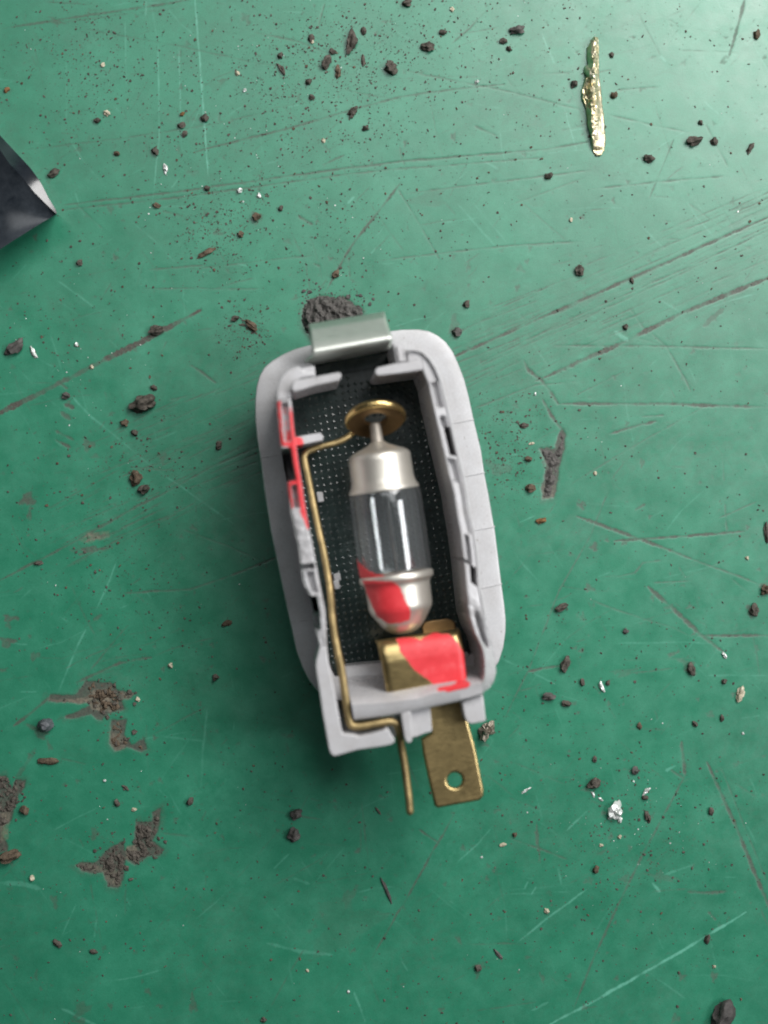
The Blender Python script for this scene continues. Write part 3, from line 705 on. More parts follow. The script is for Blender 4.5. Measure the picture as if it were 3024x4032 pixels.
def crumb_mesh(name, w, l, h, seed, rough=0.35, sub=2, angular=0.0):
    """a lump w by l by h cm, lying on its flattened underside"""
    bm = bmesh.new(); bmesh.ops.create_icosphere(bm, subdivisions=sub, radius=1.0)
    r = random.Random(seed); ph = [r.uniform(0, 6.28) for _ in range(12)]
    for v in bm.verts:
        c = v.co.copy()
        k = 1 + rough * (0.5 * math.sin(c.x * 2.3 + ph[0]) * math.sin(c.y * 2.7 + ph[1]) + 0.4 * math.sin(c.z * 4.1 + ph[2] + c.x * 3.7) + 0.35 * math.sin(c.y * 6.3 + ph[3] + c.z * 5.1) + r.uniform(-.28, .28))
        c *= max(k, .35)
        if c.z < -0.35: c.z = -0.35
        v.co = Vector((c.x * w / 2, c.y * l / 2, (c.z + 0.35) * h / 1.35))
    me = bpy.data.meshes.new(name); bm.to_mesh(me); bm.free()
    return me

def crumb(name, px, py, w, l, ang, mat, label, cat, hk=0.52, rough=0.42, smooth=55, seed=None, group=None, z=0.0):
    """w, l in photo pixels; ang turns the long side anticlockwise from upright"""
    W_, L_ = w * PXC, l * PXC
    me = crumb_mesh(name, W_, L_, min(W_, L_) * hk * 1.5, seed if seed is not None else int(px * 7 + py), rough, 3 if max(w, l) > 34 else 2)
    o = link(name, me, M[mat], None, smooth, W(px, py, 0) + Vector((0, 0, z - 0.004)))
    o.rotation_euler = (0, 0, math.radians(ang))
    return tag(o, label, cat, group)

GC = 'crumbs of dirt scattered on the bench'
CR = [  # x, y, width, length, angle, material, label
    (1384, 165, 36, 82, -8, 'soil', 'longest upright dark crumb in the top cluster of dirt'),
    (1287, 246, 34, 52, -12, 'soil', 'dark oval crumb just below and left of the longest crumb in the top cluster'),
    (1541, 268, 46, 42, 20, 'soil', 'round dark crumb at the right end of the top cluster'),
    (1309, 204, 30, 22, 0, 'soil', 'small flat crumb between the oval crumb and the longest crumb up top'),
    (1432, 123, 20, 28, 10, 'soil', 'small dark crumb just right of the longest crumb up top'),
    (1225, 150, 22, 28, 0, 'soil', 'small crumb beside a cream grain left of the top cluster'),
    (1109, 273, 18, 44, 35, 'soil', 'slanted dark crumb at the left end of the top cluster'),
    (1104, 220, 22, 24, 0, 'soil', 'small crumb straight above the slanted crumb of the top cluster'),
    (1331, 285, 20, 46, -8, 'soil_brown', 'two-toned brown splintery crumb below the oval crumb in the top cluster'),
    (1430, 239, 13, 42, 0, 'soil', 'thin upright sliver of dirt below the longest crumb up top'),
    (1215, 323, 24, 24, 0, 'soil', 'dark crumb at the lower end of the top cluster beside a thin scratch'),
    (1227, 384, 24, 22, 0, 'soil', 'black crumb with a cream grain on its shoulder under the top cluster'),
    (1389, 442, 26, 46, -38, 'soil', 'slanted oval crumb lying on a long scratch below the top cluster'),
    (1439, 506, 24, 22, 0, 'soil', 'small crumb with a tail to the lower right of the slanted oval crumb'),
    (806, 467, 28, 28, 0, 'soil', 'round black crumb on the pale upright scuff at upper left'),
    (716, 494, 28, 24, 0, 'soil', 'round brownish crumb left of the crumb on the pale scuff'),
    (729, 528, 20, 26, -30, 'soil', 'ragged crumb just under the round brownish one at upper left'),
    (719, 449, 22, 16, 20, 'rust', 'small orange rust crumb at upper left'),
    (384, 475, 26, 22, 0, 'soil', 'black crumb below a cream grain at upper left'),
    (213, 683, 44, 28, 22, 'soil', 'largest oval crumb right of the black plastic corner'),
    (617, 810, 34, 20, -8, 'soil_brown', 'brown flat crumb at the foot of a pale scuff, right of the plastic corner'),
    (816, 741, 24, 22, 0, 'soil', 'black crumb on the double scratch at upper left'),
    (1010, 854, 34, 34, 0, 'soil_brown', 'round brownish crumb stuck in a stain, mid upper left'),
    (813, 997, 20, 76, -62, 'soil_brown', 'pale brown elongated flake lying aslant at mid upper left'),
    (315, 1035, 26, 26, 0, 'soil', 'black round crumb below the black plastic corner'),
    (1106, 821, 20, 22, 0, 'soil', 'small round crumb above and right of the stained round crumb'),
    (948, 923, 24, 24, 0, 'soil_brown', 'small brown crumb below the stained round crumb'),
    (1323, 1080, 26, 30, -25, 'soil_brown', 'crumb sitting on a scratch above the dirt lump behind the clip'),
    (612, 596, 26, 30, 0, 'soil', 'double dark crumb above the white metal chip at upper left'),
    (461, 606, 24, 22, 0, 'soil_brown', 'brown-tipped crumb right of and above the black plastic corner'),
    (27, 354, 18, 26, -40, 'rust', 'tiny orange crumb near the left edge above the black plastic'),
    (1603, 12, 36, 28, 0, 'soil', 'dark crumb touching the top edge of the picture'),
    (1743, 128, 30, 24, 0, 'soil', 'flat dark crumb at upper right, beside a thin slanting scratch'),
    (1684, 186, 44, 34, 0, 'soil', 'broad dark crumb left of the thin slanting scratch at upper right'),
    (2036, 120, 54, 34, 10, 'soil_grey', 'biggest crumb left of the brass shaving, near the top'),
    (1982, 163, 30, 22, 0, 'soil', 'dark crumb with a white speck below the biggest crumb near the top right'),
    (2004, 193, 20, 22, 0, 'soil', 'small crumb lowest of the trio left of the brass shaving'),
    (2260, 333, 26, 26, 0, 'soil', 'round crumb close to the left side of the brass shaving'),
    (2417, 375, 26, 28, 0, 'soil_brown', 'round reddish crumb close to the right side of the brass shaving'),
    (2408, 217, 16, 22, 0, 'soil', 'small dark crumb beside the upper half of the brass shaving'),
    (2731, 556, 58, 38, 18, 'soil', 'large brown-black crumb to the right below the brass shaving'),
    (2812, 558, 26, 26, 0, 'soil', 'round crumb right next to the large brown-black one'),
    (2554, 626, 36, 30, 15, 'soil', 'pointed dark crumb below the brass shaving to its right'),
    (2160, 693, 34, 26, 15, 'soil', 'dark crumb below the brass shaving to its left'),
    (2282, 1066, 30, 42, 0, 'soil', 'dark crumb standing alone above the long scratch at right'),
    (2979, 138, 28, 34, -20, 'soil_brown', 'brownish crumb in the top right corner'),
    (2954, 583, 18, 46, -30, 'soil', 'slanted sliver of dirt near the right edge at the top'),
    (2758, 484, 20, 20, 0, 'soil', 'small crumb above the large brown-black one at upper right'),
    (2488, 1105, 16, 24, 0, 'soil', 'small black crumb lying on the long scratch at right'),
    (2463, 1288, 20, 24, 0, 'soil', 'small dark crumb above the widest scratch at right'),
    (61, 1368, 40, 76, -48, 'soil_grey', 'long grey crumb near the left edge above the wide scratch'),
    (261, 1559, 34, 26, 0, 'soil_grey', 'grey oval crumb just below the wide scratch at left'),
    (567, 1590, 84, 62, 0, 'soil', 'largest jagged lump between the wide scratch and the lamp'),
    (607, 1527, 28, 20, 0, 'soil', 'small crumb on top of the largest jagged lump at left'),
    (492, 1665, 30, 28, 0, 'soil_brown', 'round crumb below and left of the jagged lump'),
    (530, 1704, 26, 22, 0, 'soil', 'crumb below the jagged lump, lower of two'),
    (534, 1882, 38, 56, 0, 'soil_brown', 'tall brown lump at left, above a black ragged lump'),
    (567, 1926, 44, 36, 30, 'soil', 'black ragged lump touching the tall brown lump'),
    (861, 1754, 22, 36, 0, 'soil', 'upright crumb alone beside the left side of the lamp'),
    (617, 1300, 56, 34, 0, 'soil', 'dirt lump lying on the upper end of the wide scratch at left'),
    (927, 1254, 32, 22, 0, 'soil', 'dark crumb above and left of the lamp flange'),
    (990, 1283, 60, 26, -35, 'soil_brown', 'long brown lump near the top left corner of the lamp'),
    (152, 2217, 36, 16, 10, 'soil', 'flat crumb on a thin scratch near the left edge'),
    (895, 2453, 44, 18, 28, 'soil_brown', 'brown slanted flake left of the lower half of the lamp'),
    (848, 2666, 28, 28, 0, 'soil', 'dark crumb in the shade left of the terminal end'),
    (192, 2996, 24, 78, -86, 'soil_brown', 'brown spindle-shaped splinter below the bluish pebble'),
    (98, 3188, 32, 34, 0, 'soil_brown', 'round brown crumb right of the dirt patch at the left edge'),
    (462, 3162, 20, 30, 30, 'soil', 'oval crumb above the largest ragged dirt patch'),
    (750, 3154, 28, 30, 0, 'soil', 'round crumb right of the largest ragged dirt patch'),
    (1166, 3203, 44, 38, 20, 'soil_grey', 'upper of two dark lumps in the shadow below the lamp'),
    (1158, 3286, 40, 48, 0, 'soil_grey', 'lower of two dark lumps in the shadow, with a pale glint'),
    (39, 3370, 84, 46, 10, 'soil_brown', 'large brown clod at the left edge below the dirt patch'),
    (494, 3101, 12, 34, 55, 'soil', 'thin black splinter above the largest ragged dirt patch'),
    (227, 3713, 20, 40, 62, 'soil', 'dark oblong crumb near the bottom left corner'),
    (370, 3746, 34, 18, -5, 'soil', 'flat dark crumb near the bottom at left'),
    (1038, 4014, 20, 20, 0, 'soil', 'small crumb at the bottom edge of the picture'),
    (2339, 3084, 46, 36, 25, 'soil', 'largest crumb near the silvery chip at lower right'),
    (2501, 3033, 26, 34, 0, 'soil_grey', 'grey crumb upper right of the silvery chip'),
    (2550, 3215, 20, 40, 15, 'soil', 'upright oblong crumb right of the silvery chip'),
    (2540, 3140, 26, 20, 0, 'soil', 'crumb under a white glint, upper right of the silvery chip'),
    (2800, 3194, 22, 30, 15, 'soil', 'dark oval crumb beside the double scratch at lower right'),
    (2346, 3423, 26, 28, 0, 'soil_brown', 'brown crumb below the silvery chip'),
    (2027, 3285, 18, 18, 0, 'soil_brown', 'small brown crumb left of the stain at lower right'),
    (1962, 3757, 12, 50, 38, 'soil_grey', 'slanted grey splinter near the bottom, right of the middle'),
    (1883, 3810, 30, 24, 0, 'soil', 'soft-edged crumb below and left of the slanted grey splinter'),
    (2784, 3697, 26, 34, -25, 'soil', 'crumb sitting on the long pale scratch at lower right'),
    (1523, 3508, 12, 92, 22, 'chip_dark', 'black needle-like splinter below the terminals'),
    (1490, 3194, 10, 34, 35, 'soil', 'small black splinter left of the wire pin tip'),
    (2843, 4000, 74, 130, -14, 'chip_dark', 'big dark grey pointed chip at the bottom right edge'),
    (2211, 2391, 50, 28, 12, 'soil', 'brown-edged dark crumb right of the lower half of the lamp'),
    (2226, 2615, 32, 56, -12, 'soil', 'dark wedge-shaped crumb at the end of a short scratch, right of the lamp'),
    (2161, 2742, 44, 30, 12, 'soil_grey', 'grey oval crumb right of the bottom corner of the lamp'),
    (2230, 2769, 36, 24, -10, 'soil', 'flat crumb next below the grey oval one'),
    (2293, 2687, 20, 30, 20, 'soil', 'small slanted crumb above the glassy sliver'),
    (2394, 2688, 18, 22, 0, 'soil', 'small crumb to the right of the glassy sliver'),
    (2463, 2485, 22, 20, 0, 'soil_grey', 'small grey crumb midway across the right side'),
    (2722, 2634, 30, 44, 20, 'soil', 'black crumb with a pale tip, right of the glassy sliver'),
    (2342, 2990, 16, 26, 0, 'soil', 'small upright crumb far above the silvery chip'),
    (2518, 2858, 18, 28, 0, 'soil_brown', 'small crumb with a pale top in the lower right half'),
    (2736, 2850, 20, 22, 0, 'soil', 'small crumb left of the one below the cream shard'),
    (2842, 2827, 18, 24, 0, 'soil', 'small dark crumb below the cream shard'),
    (2851, 2682, 20, 20, 0, 'soil', 'small crumb left of the cream shard'),
    (2970, 2403, 34, 44, 10, 'soil', 'dark crumb with a tail at the right edge'),
    (3018, 2094, 18, 74, 4, 'soil', 'dark upright splinter cut by the right edge at mid height'),
    (3014, 2322, 34, 40, 0, 'soil_brown', 'brown crumb cut by the right edge at the end of a long scratch'),
    (2088, 1922, 36, 30, 0, 'soil_brown', 'lone crumb left of the foot of the long dirt streak'),
    (2082, 1808, 30, 24, -30, 'soil_brown', 'brown crumb touching the long dirt streak on its left'),
    (2062, 1675, 36, 18, 5, 'soil', 'flat crumb above and left of the long dirt streak'),
    (2130, 2050, 36, 22, 20, 'rust', 'crumb with an orange side below the long dirt streak'),
    (1838, 1198, 26, 26, 0, 'soil', 'small crumb above the top right corner of the lamp'),
    (1800, 1308, 34, 34, 0, 'soil_grey', 'grey lump by the top right corner of the lamp'),
]
for c in CR:
    crumb('dirt_crumb', *c[:5], c[5], c[6], 'crumb', group=GC)

GW = 'pale chips scattered on the bench'
CH = [
    ('metal_chip', 652, 664, 16, 40, 12, 'white', 'bright white elongated metal chip at upper left'),
    ('metal_chip', 945, 750, 20, 22, 0, 'white', 'white grain on the lower of the double scratches'),
    ('metal_chip', 1020, 770, 15, 20, 25, 'white', 'white grain right of and below the double scratches'),
    ('metal_chip', 1273, 554, 14, 18, 0, 'cream', 'cream grain alone above the middle of the top half'),
    ('metal_chip', 935, 289, 16, 22, 30, 'cream', 'pale grey chip above a whitish scuff at upper left'),
    ('metal_chip', 963, 356, 14, 14, 0, 'white', 'white dot below the whitish scuff at upper left'),
    ('metal_chip', 405, 256, 18, 16, 0, 'cream', 'cream grain upper one of two at upper left'),
    ('metal_chip', 422, 447, 24, 20, 0, 'cream', 'cream grain just above the black crumb at upper left'),
    ('metal_chip', 1229, 166, 14, 14, 0, 'cream', 'cream grain touching the small crumb left of the top cluster'),
    ('metal_chip', 1781, 38, 16, 18, 0, 'cream', 'cream grain near the top edge right of the middle'),
    ('metal_chip', 1877, 323, 15, 15, 0, 'white', 'white grain halfway between top cluster and brass shaving'),
    ('metal_chip', 2248, 866, 14, 16, 0, 'cream', 'cream grain straight below the brass shaving'),
    ('metal_chip', 133, 1389, 14, 44, 30, 'white', 'white rod-like chip next to the long grey crumb at left'),
    ('metal_chip', 302, 1356, 14, 14, 0, 'white', 'white dot between the rod-like chip and the wide scratch'),
    ('metal_chip', 361, 1446, 16, 16, 0, 'cream', 'cream grain lying on the wide scratch at left'),
    ('metal_chip', 672, 2620, 18, 20, 0, 'cream', 'cream grain alone left of the terminal end'),
    ('metal_chip', 543, 2753, 18, 16, 20, 'cream', 'cream triangular grain right of the star-shaped patch'),
    ('metal_chip', 127, 3457, 20, 20, 40, 'cream', 'cream grain below the big brown clod'),
    ('metal_chip', 413, 3073, 12, 12, 0, 'white', 'white dot between the brown splinter and the ragged patch'),
    ('metal_chip', 528, 3187, 18, 14, 0, 'cream', 'cream grain above the right arm of the largest ragged patch'),
    ('metal_chip', 2420, 3192, 48, 62, -30, 'white', 'largest silvery crumpled chip at lower right'),
    ('metal_chip', 2441, 3228, 16, 24, -20, 'white', 'small silvery flake touching the largest silvery chip'),
    ('metal_chip', 2545, 3115, 14, 36, -50, 'white', 'greenish white sliver upper right of the silvery chip'),
    ('metal_chip', 2071, 3112, 9, 40, -58, 'white', 'thin white needle left of the silvery chip'),
    ('metal_chip', 2335, 3127, 10, 22, 30, 'white', 'pale short sliver under the largest crumb at lower right'),
    ('metal_chip', 2364, 3146, 9, 20, 65, 'white', 'pale tiny needle just left of the silvery chip'),
    ('metal_chip', 1981, 3325, 28, 14, 20, 'cream', 'pink-brown shard right of and below the spade terminal'),
    ('metal_chip', 2440, 3294, 14, 14, 0, 'cream', 'cream grain straight below the silvery chip'),
    ('metal_chip', 2367, 3328, 15, 12, 0, 'cream', 'cream grain above the brown crumb at lower right'),
    ('metal_chip', 2152, 3586, 18, 18, 0, 'cream', 'cream grain on a pale scratch at lower right'),
    ('metal_chip', 2812, 3806, 13, 13, 0, 'cream', 'cream grain above the big dark grey pointed chip'),
    ('metal_chip', 2369, 2704, 16, 40, 18, 'white', 'glassy sliver with two bright ends at right'),
    ('metal_chip', 2914, 2732, 28, 56, -20, 'cream', 'largest cream shard near the right edge'),
    ('metal_chip', 2853, 2580, 14, 26, 25, 'white', 'white glint at the end of the bent scratch at right'),
    ('metal_chip', 2942, 2197, 14, 14, 0, 'cream', 'cream grain near the right edge at mid height'),
    ('metal_chip', 2925, 2888, 13, 10, 0, 'white', 'white dot below the cream shard'),
    ('metal_chip', 2343, 1864, 14, 16, 0, 'cream', 'cream grain right of the long dirt streak'),
    ('metal_chip', 2093, 1746, 22, 11, 8, 'cream', 'cream flat grain left of the long dirt streak'),
    ('metal_chip', 2108, 1552, 10, 12, 0, 'white', 'white dot just below the forked scratch at right'),
    ('metal_chip', 1896, 3375, 12, 9, 0, 'white', 'white dot below the spade terminal'),
    ('metal_chip', 1372, 3904, 12, 12, 0, 'white', 'white dot low down left of the middle'),
    ('metal_chip', 1211, 3821, 11, 11, 0, 'cream', 'cream dot low down beneath the lamp shadow'),
]
for c in CH:
    crumb(c[0], *c[1:6], c[6], c[7], 'chip', hk=0.5, rough=0.45, smooth=12, group=GW)
crumb('pebble', 181, 2853, 58, 54, 20, 'stone', 'bluish grey angular pebble lying left of the star-shaped patch', 'pebble', hk=0.6, rough=0.22, smooth=18, seed=5)
# the burnt metal nugget half under the lamp's right terminal guide
crumb('metal_nugget', 1915, 2876, 46, 66, -10, 'nugget', 'knobbly silvery brown metal nugget beside the spade terminal', 'nugget', hk=0.6, rough=0.75, smooth=12, seed=11)

def grit(name, n, mat, sizes, centres, label, seed, squash=0.7):
    r = np.random.default_rng(seed); V = []; F = []; b = 0
    base_v = np.array([(1, 0, 0), (0, 1, 0), (-1, 0, 0), (0, -1, 0), (.55, .55, .8), (-.6, .5, .75), (-.5, -.6, .7), (.6, -.5, .8)], float)
    base_f = [(0, 1, 4), (1, 5, 4), (1, 2, 5), (2, 6, 5), (2, 3, 6), (3, 7, 6), (3, 0, 7), (0, 4, 7), (4, 5, 6, 7)]
    tot = sum(c[3] for c in centres)
    for k in range(n):
        u = r.random() * tot; a = 0
        for c in centres:
            a += c[3]
            if u <= a: break
        x, y = (c[0] + r.normal() * c[2], c[1] + r.normal() * c[2]) if c[2] < 5000 else (r.uniform(-60, 3080), r.uniform(-60, 4090))
        s = sizes[0] + (sizes[1] - sizes[0]) * r.random() ** 3.0
        t = r.uniform(0, 6.28); e = r.uniform(.35, 1.0)
        v = base_v * (1 + r.uniform(-.3, .3, (8, 1))); v = v * np.array([s * .5, s * .5 * e, s * .5 * squash]) * PXC
        R2 = np.array([[math.cos(t), -math.sin(t), 0], [math.sin(t), math.cos(t), 0], [0, 0, 1]])
        v = v @ R2.T; p = W(x, y, 0); v += np.array([p.x, p.y, 0.0])
        V.append(v); F += [tuple(i + b for i in f) for f in base_f]; b += 8
    me = bpy.data.meshes.new(name); me.from_pydata([tuple(q) for q in np.concatenate(V)], [], F); me.update()
    o = link(name, me, M[mat])
    o['kind'] = 'stuff'; o['label'] = label
    return o
CEN = [(0, 0, 9999, 75), (1250, 260, 190, 24), (300, 250, 170, 9), (480, 420, 260, 12), (1000, 720, 260, 12), (850, 900, 90, 9), (1640, 150, 200, 9), (2150, 200, 300, 6), (560, 1830, 110, 5),
       (2000, 1700, 90, 7), (2480, 3300, 200, 12), (970, 1310, 60, 6), (2000, 1850, 70, 5), (200, 1250, 160, 4), (480, 2200, 130, 3), (1400, 900, 220, 6), (2300, 2700, 260, 5), (700, 3300, 400, 6), (2100, 3600, 350, 4), (170, 1990, 120, 2), (640, 2460, 160, 3)]
grit('dirt_grit', 5600, 'soil', (3.4, 13.5), CEN, 'fine dark dirt scattered over the green bench', 3)
grit('fine_dust', 6500, 'soil', (2.8, 7), CEN[1:] + [(0, 0, 9999, 40)], 'finest dark dust specks over the green bench', 13)
grit('brown_grit', 700, 'soil_brown', (4, 15), CEN, 'fine brown dust and grains over the green bench', 4)
grit('metal_grit', 230, 'white', (3, 9), [(0, 0, 9999, 20), (2480, 3250, 160, 9), (900, 500, 300, 6), (300, 1400, 150, 3)], 'tiny bright metal flecks over the green bench', 5)
grit('clip_dirt_grit', 210, 'soil_grey', (6, 22), [(1380, 1215, 38, 5), (1215, 1220, 24, 2), (1290, 1190, 50, 3)], 'loose grains round the dirt lump behind the clip', 6)
grit('patch_grit', 260, 'soil', (7, 26), [(430, 2750, 40, 4), (455, 3400, 45, 5), (570, 3270, 32, 4), (40, 3130, 30, 3), (470, 2900, 30, 1), (600, 3340, 30, 2)], 'loose grains on the dirt patches at lower left', 8)

# ---- brass shaving, upper right
def shaving():
    left = [(2341, 146), (2330, 160), (2315, 186), (2313, 219), (2318, 252), (2302, 268), (2301, 285), (2312, 298), (2301, 322), (2290, 358), (2294, 392), (2308, 420), (2313, 449), (2315, 496), (2327, 520), (2332, 567), (2335, 592), (2345, 612)]
    ridge = [(2346, 147), (2340, 190), (2341, 240), (2338, 300), (2330, 350), (2334, 400), (2335, 450), (2333, 500), (2336, 540), (2341, 590), (2352, 614)]
    right = [(2352, 148), (2357, 190), (2355, 238), (2357, 308), (2365, 355), (2372, 426), (2379, 473), (2381, 520), (2383, 555), (2379, 590), (2366, 612)]
    n, m = 60, 17
    A, Bq, C = resample(left, n), resample(ridge, n), resample(right, n)
    r = random.Random(4); c = W(2345, 380, 0); rows = []
    for i in range(n):
        t = i / (n - 1); hr = 0.15 * math.sin(math.pi * min(1, .10 + t * .95)) ** .6; row = []
        for j in range(m):
            u = j / (m - 1)
            p = A[i] * (1 - u * 2) + Bq[i] * u * 2 if u < .5 else Bq[i] * (2 - 2 * u) + C[i] * (2 * u - 1)
            z = hr * (1 - abs(2 * u - 1) ** 1.6) * (0.9 + .2 * r.random()) + .012
            if u > .5: z = max(z, hr * (1 - (u - .5) * 1.1) * (1 - .25 * t) + .01 * r.random())
            if .1 < u < .42 and .35 < t < .6: z *= .45 + .4 * r.random()
            q = W(p[0] + r.uniform(-2, 2), p[1] + r.uniform(-3, 3), max(z, .01)) - c
            row.append(q)
        rows.append(row)
    o = loft('brass_shaving', rows, M['shaving'], None, 14, solid=0.02)
    o.location = c
    tag(o, 'crumpled brass metal shaving lying upright at upper right', 'metal shaving')
shaving()

# ---- glossy black plastic corner reaching in at the left
def black_piece():
    c = W(100, 780, 0)
    outer = [(-420, 130), (-200, 320), (0, 533), (62, 600), (118, 659), (157, 713), (196, 788), (219, 825), (224, 840)]
    ridge = [(-420, 190), (-200, 385), (0, 590), (36, 643), (92, 703), (134, 756), (178, 800), (213, 834), (222, 842)]
    low = [(-420, 1190), (-200, 1085), (0, 982), (30, 962), (56, 945), (90, 924), (123, 903), (180, 868), (222, 844)]
    n = 60
    a = resample(outer, n); b_ = resample(ridge, n); d = resample(low, n)
    e = Empty('plastic_part', c, 'glossy black plastic corner with a slanted edge, cut off at the left', 'plastic part')
    P_ = lambda q, z: W(q[0], q[1], z) - c
    wd = np.linalg.norm(a - b_, axis=1) * PXC
    tilt = np.radians(np.interp(np.arange(n), [0, 40, 46, 50, 59], [58, 50, 38, 25, 22]))
    zo = .685 - wd * np.tan(tilt)
    droop = .10 * sstep(36, 60, np.arange(n)) ; zo = zo - droop; zr = .685 - droop
    loft('edge_wall', [[P_(q, .02) for q in a], [P_(q, max(z - .08, .05)) for q, z in zip(a, zo)], [P_(q, z - .015) for q, z in zip(a, zo)]], M['black'], e, 40)
    bev = []
    for t in np.linspace(0, 1, 6):
        bev.append([P_(a[i] * (1 - t) + b_[i] * t, zo[i] * (1 - t) + zr[i] * t) for i in range(n)])
    loft('bevel', bev, M['black_rim'], e, 60)
    top = []
    for k, t in enumerate(np.linspace(0, 1, 14)):
        dip = .10 * math.sin(math.pi * t) ** .8
        top.append([P_(b_[i] * (1 - t) + d[i] * t, .685 - droop[i] - dip * min(1, (n - 1 - i) / 22) - .05 * t) for i in range(n)])
    loft('top_face', top, M['black'], e, 60)
    under = [[P_(q, .635 - g) for q, g in zip(d, droop)], [P_(q, .56 - g) for q, g in zip(d, droop)], [P_(q, .05) + Vector((-.15, .25, 0)) for q in d]]
    loft('lower_wall', under, M['black'], e, 40)

def Empty(name, loc, label, cat, rot=None, group=None):
    o = bpy.data.objects.new(name, None); COL.objects.link(o)
    o.location = loc; o.empty_display_size = 0.3
    if rot is not None: o.rotation_euler = rot
    return tag(o, label, cat, group)
black_piece()

# ================================================================== THE LAMP HOUSING
LAMP = Empty('lamp_housing', O, 'open light grey plastic lamp housing lying back up in the middle of the bench', 'lamp', ROT.to_euler())
HW = 1.0      # height of the housing walls above the flange
R_OUT = [(1735, 1501), (1756, 1592), (1774, 1664), (1788, 1730), (1801, 1787), (1814, 1844), (1822, 1871), (1836, 1953), (1844, 2014), (1862, 2089), (1875, 2176), (1880, 2239), (1884, 2315), (1894, 2345), (1902, 2393), (1910, 2434), (1930, 2495), (1945, 2545), (1957, 2600), (1962, 2650), (1952, 2690), (1935, 2715), (1903, 2736)]
R_IN = [(1684, 1506), (1701, 1592), (1719, 1668), (1733, 1730), (1746, 1784), (1760, 1844), (1766, 1871), (1785, 1945), (1796, 2020), (1810, 2095), (1820, 2176), (1828, 2239), (1834, 2306), (1838, 2345), (1843, 2393), (1849, 2434), (1868, 2492), (1888, 2529), (1901, 2567), (1908, 2625), (1907, 2655), (1903, 2672), (1897, 2688)]
L_OUT = [(1092, 1577), (1092, 1602), (1100, 1690), (1107, 1757), (1118, 1830), (1132, 1901), (1140, 1962), (1144, 2016), (1158, 2082), (1172, 2140), (1183, 2219), (1193, 2291), (1217, 2345), (1232, 2410), (1241, 2481), (1252, 2522), (1258, 2552)]
L_IN = [(1146, 1570), (1150, 1602), (1158, 1690), (1167, 1757), (1177, 1830), (1189, 1901), (1197, 1962), (1206, 2016), (1217, 2082), (1230, 2140), (1244, 2219), (1258, 2291), (1269, 2345), (1281, 2405), (1285, 2470), (1286, 2520), (1288, 2552)]
TOP_SLOT = [(1176, 1448), (1222, 1440), (1232, 1385), (1540, 1330), (1548, 1372), (1602, 1382), (1629, 1376), (1665, 1384), (1692, 1411), (1716, 1450)]
CORNER_L = [(1137, 1459), (1110, 1486), (1096, 1525)]

def wall(name, outer, inner, hf, n, m, mat, h0=-0.30, paint=None):
    """a wall whose top is a height field: hf(photo y, t) with t = 0 at the outer and 1 at the inner edge"""
    o_, i_ = resample([*map(list, outer)], n), resample([*map(list, inner)], n)
    ts = np.linspace(0, 1, m); rows = []
    for a in range(n):
        pa, pb = L(*o_[a], HW), L(*i_[a], HW); r = []
        r.append(Vector((pa.x, pa.y, h0)))
        r.append(Vector((pa.x, pa.y, min(hf(o_[a][1], 0.0), HW) - .02)))
        for t in ts:
            p = pa.lerp(pb, t); tt = .04 + .92 * t
            p = pa.lerp(pb, tt)
            edge = .022 * max(0, abs(2 * t - 1) - .84) * 6
            r.append(Vector((p.x, p.y, hf(o_[a][1], t) - edge)))
        r.append(Vector((pb.x, pb.y, min(hf(o_[a][1], 1.0), HW) - .03)))
        r.append(Vector((pb.x, pb.y, h0)))
        rows.append(r)
    ob = loft(name, rows, mat, LAMP, 38, caps=True)
    if paint: set_paint(ob, paint, 8.0, up=(.3, .6))
    return ob

def box_at(y, t, y0, y1, t0, t1, sy=4.0, st=.07):
    return float(sstep(y0 - sy, y0 + sy, np.array(y)) * sstep(y1 + sy, y1 - sy, np.array(y)) * sstep(t0 - st, t0 + st, np.array(t)) * sstep(t1 + st, t1 - st, np.array(t)))
lump = lambda y, t, s: float((fbm(np.array(y / 22.0), np.array(t * 2.4), s, 3) - .5))

def hf_right2(y, t):
    h = hf_right_base(y, t)
    h -= 1.28 * box_at(y, t, 1684, 1793, .06, .50, 2.5, .05)
    h -= 1.28 * box_at(y, t, 2244, 2314, .10, .52, 2.5, .05)
    return h
def hf_right_base(y, t):
    h = HW - .03 * (1 - t)
    h -= .11 * box_at(y, t, 1502, 1602, .22, .72)
    h -= .12 * box_at(y, t, 1640, 1682, .25, .62)
    h -= .10 * box_at(y, t, 1814, 1898, .25, .80)
    h -= .04 * box_at(y, t, 1902, 2112, .22, .78)
    h -= .13 * box_at(y, t, 2124, 2230, .38, .62)
    h -= .16 * box_at(y, t, 2235, 2244, .45, 1.3)
    h += .035 * lump(y, t, 5) * float(sstep(2340, 2420, np.array(y)))
    h -= .16 * box_at(y, t, 2440, 2570, .30, .60, 22, .12)
    h -= .12 * float(sstep(2430, 2620, np.array(y))) * (1 - t)
    return h
def hf_left(y, t):
    h = HW - .02 * (1 - t)
    h -= .10 * box_at(y, t, 1590, 1740, .28, .74)
    h -= .06 * box_at(y, t, 1571, 1578, -.2, .8)
    h -= 1.28 * box_at(y, t, 1768, 1892, -.3, .64, 2.5, .05)
    h -= .16 * box_at(y, t, 1914, 2000, .26, .62)
    h += .026 * lump(y, t, 11) * float(sstep(2000, 2040, np.array(y)))
    h -= .14 * box_at(y, t, 2224, 2244, -.2, .84)
    h -= .10 * box_at(y, t, 2256, 2332, .30, .72)
    h -= 1.28 * box_at(y, t, 2350, 2424, .12, .56, 2.5, .05)
    h -= .9 * box_at(y, t, 2350, 2430, -.3, .10, 4, .04)
    h -= .85 * box_at(y, t, 2430, 2478, -.3, .50, 3, .06)
    h += .03 * lump(y, t, 15) * float(sstep(2470, 2500, np.array(y)))
    return h
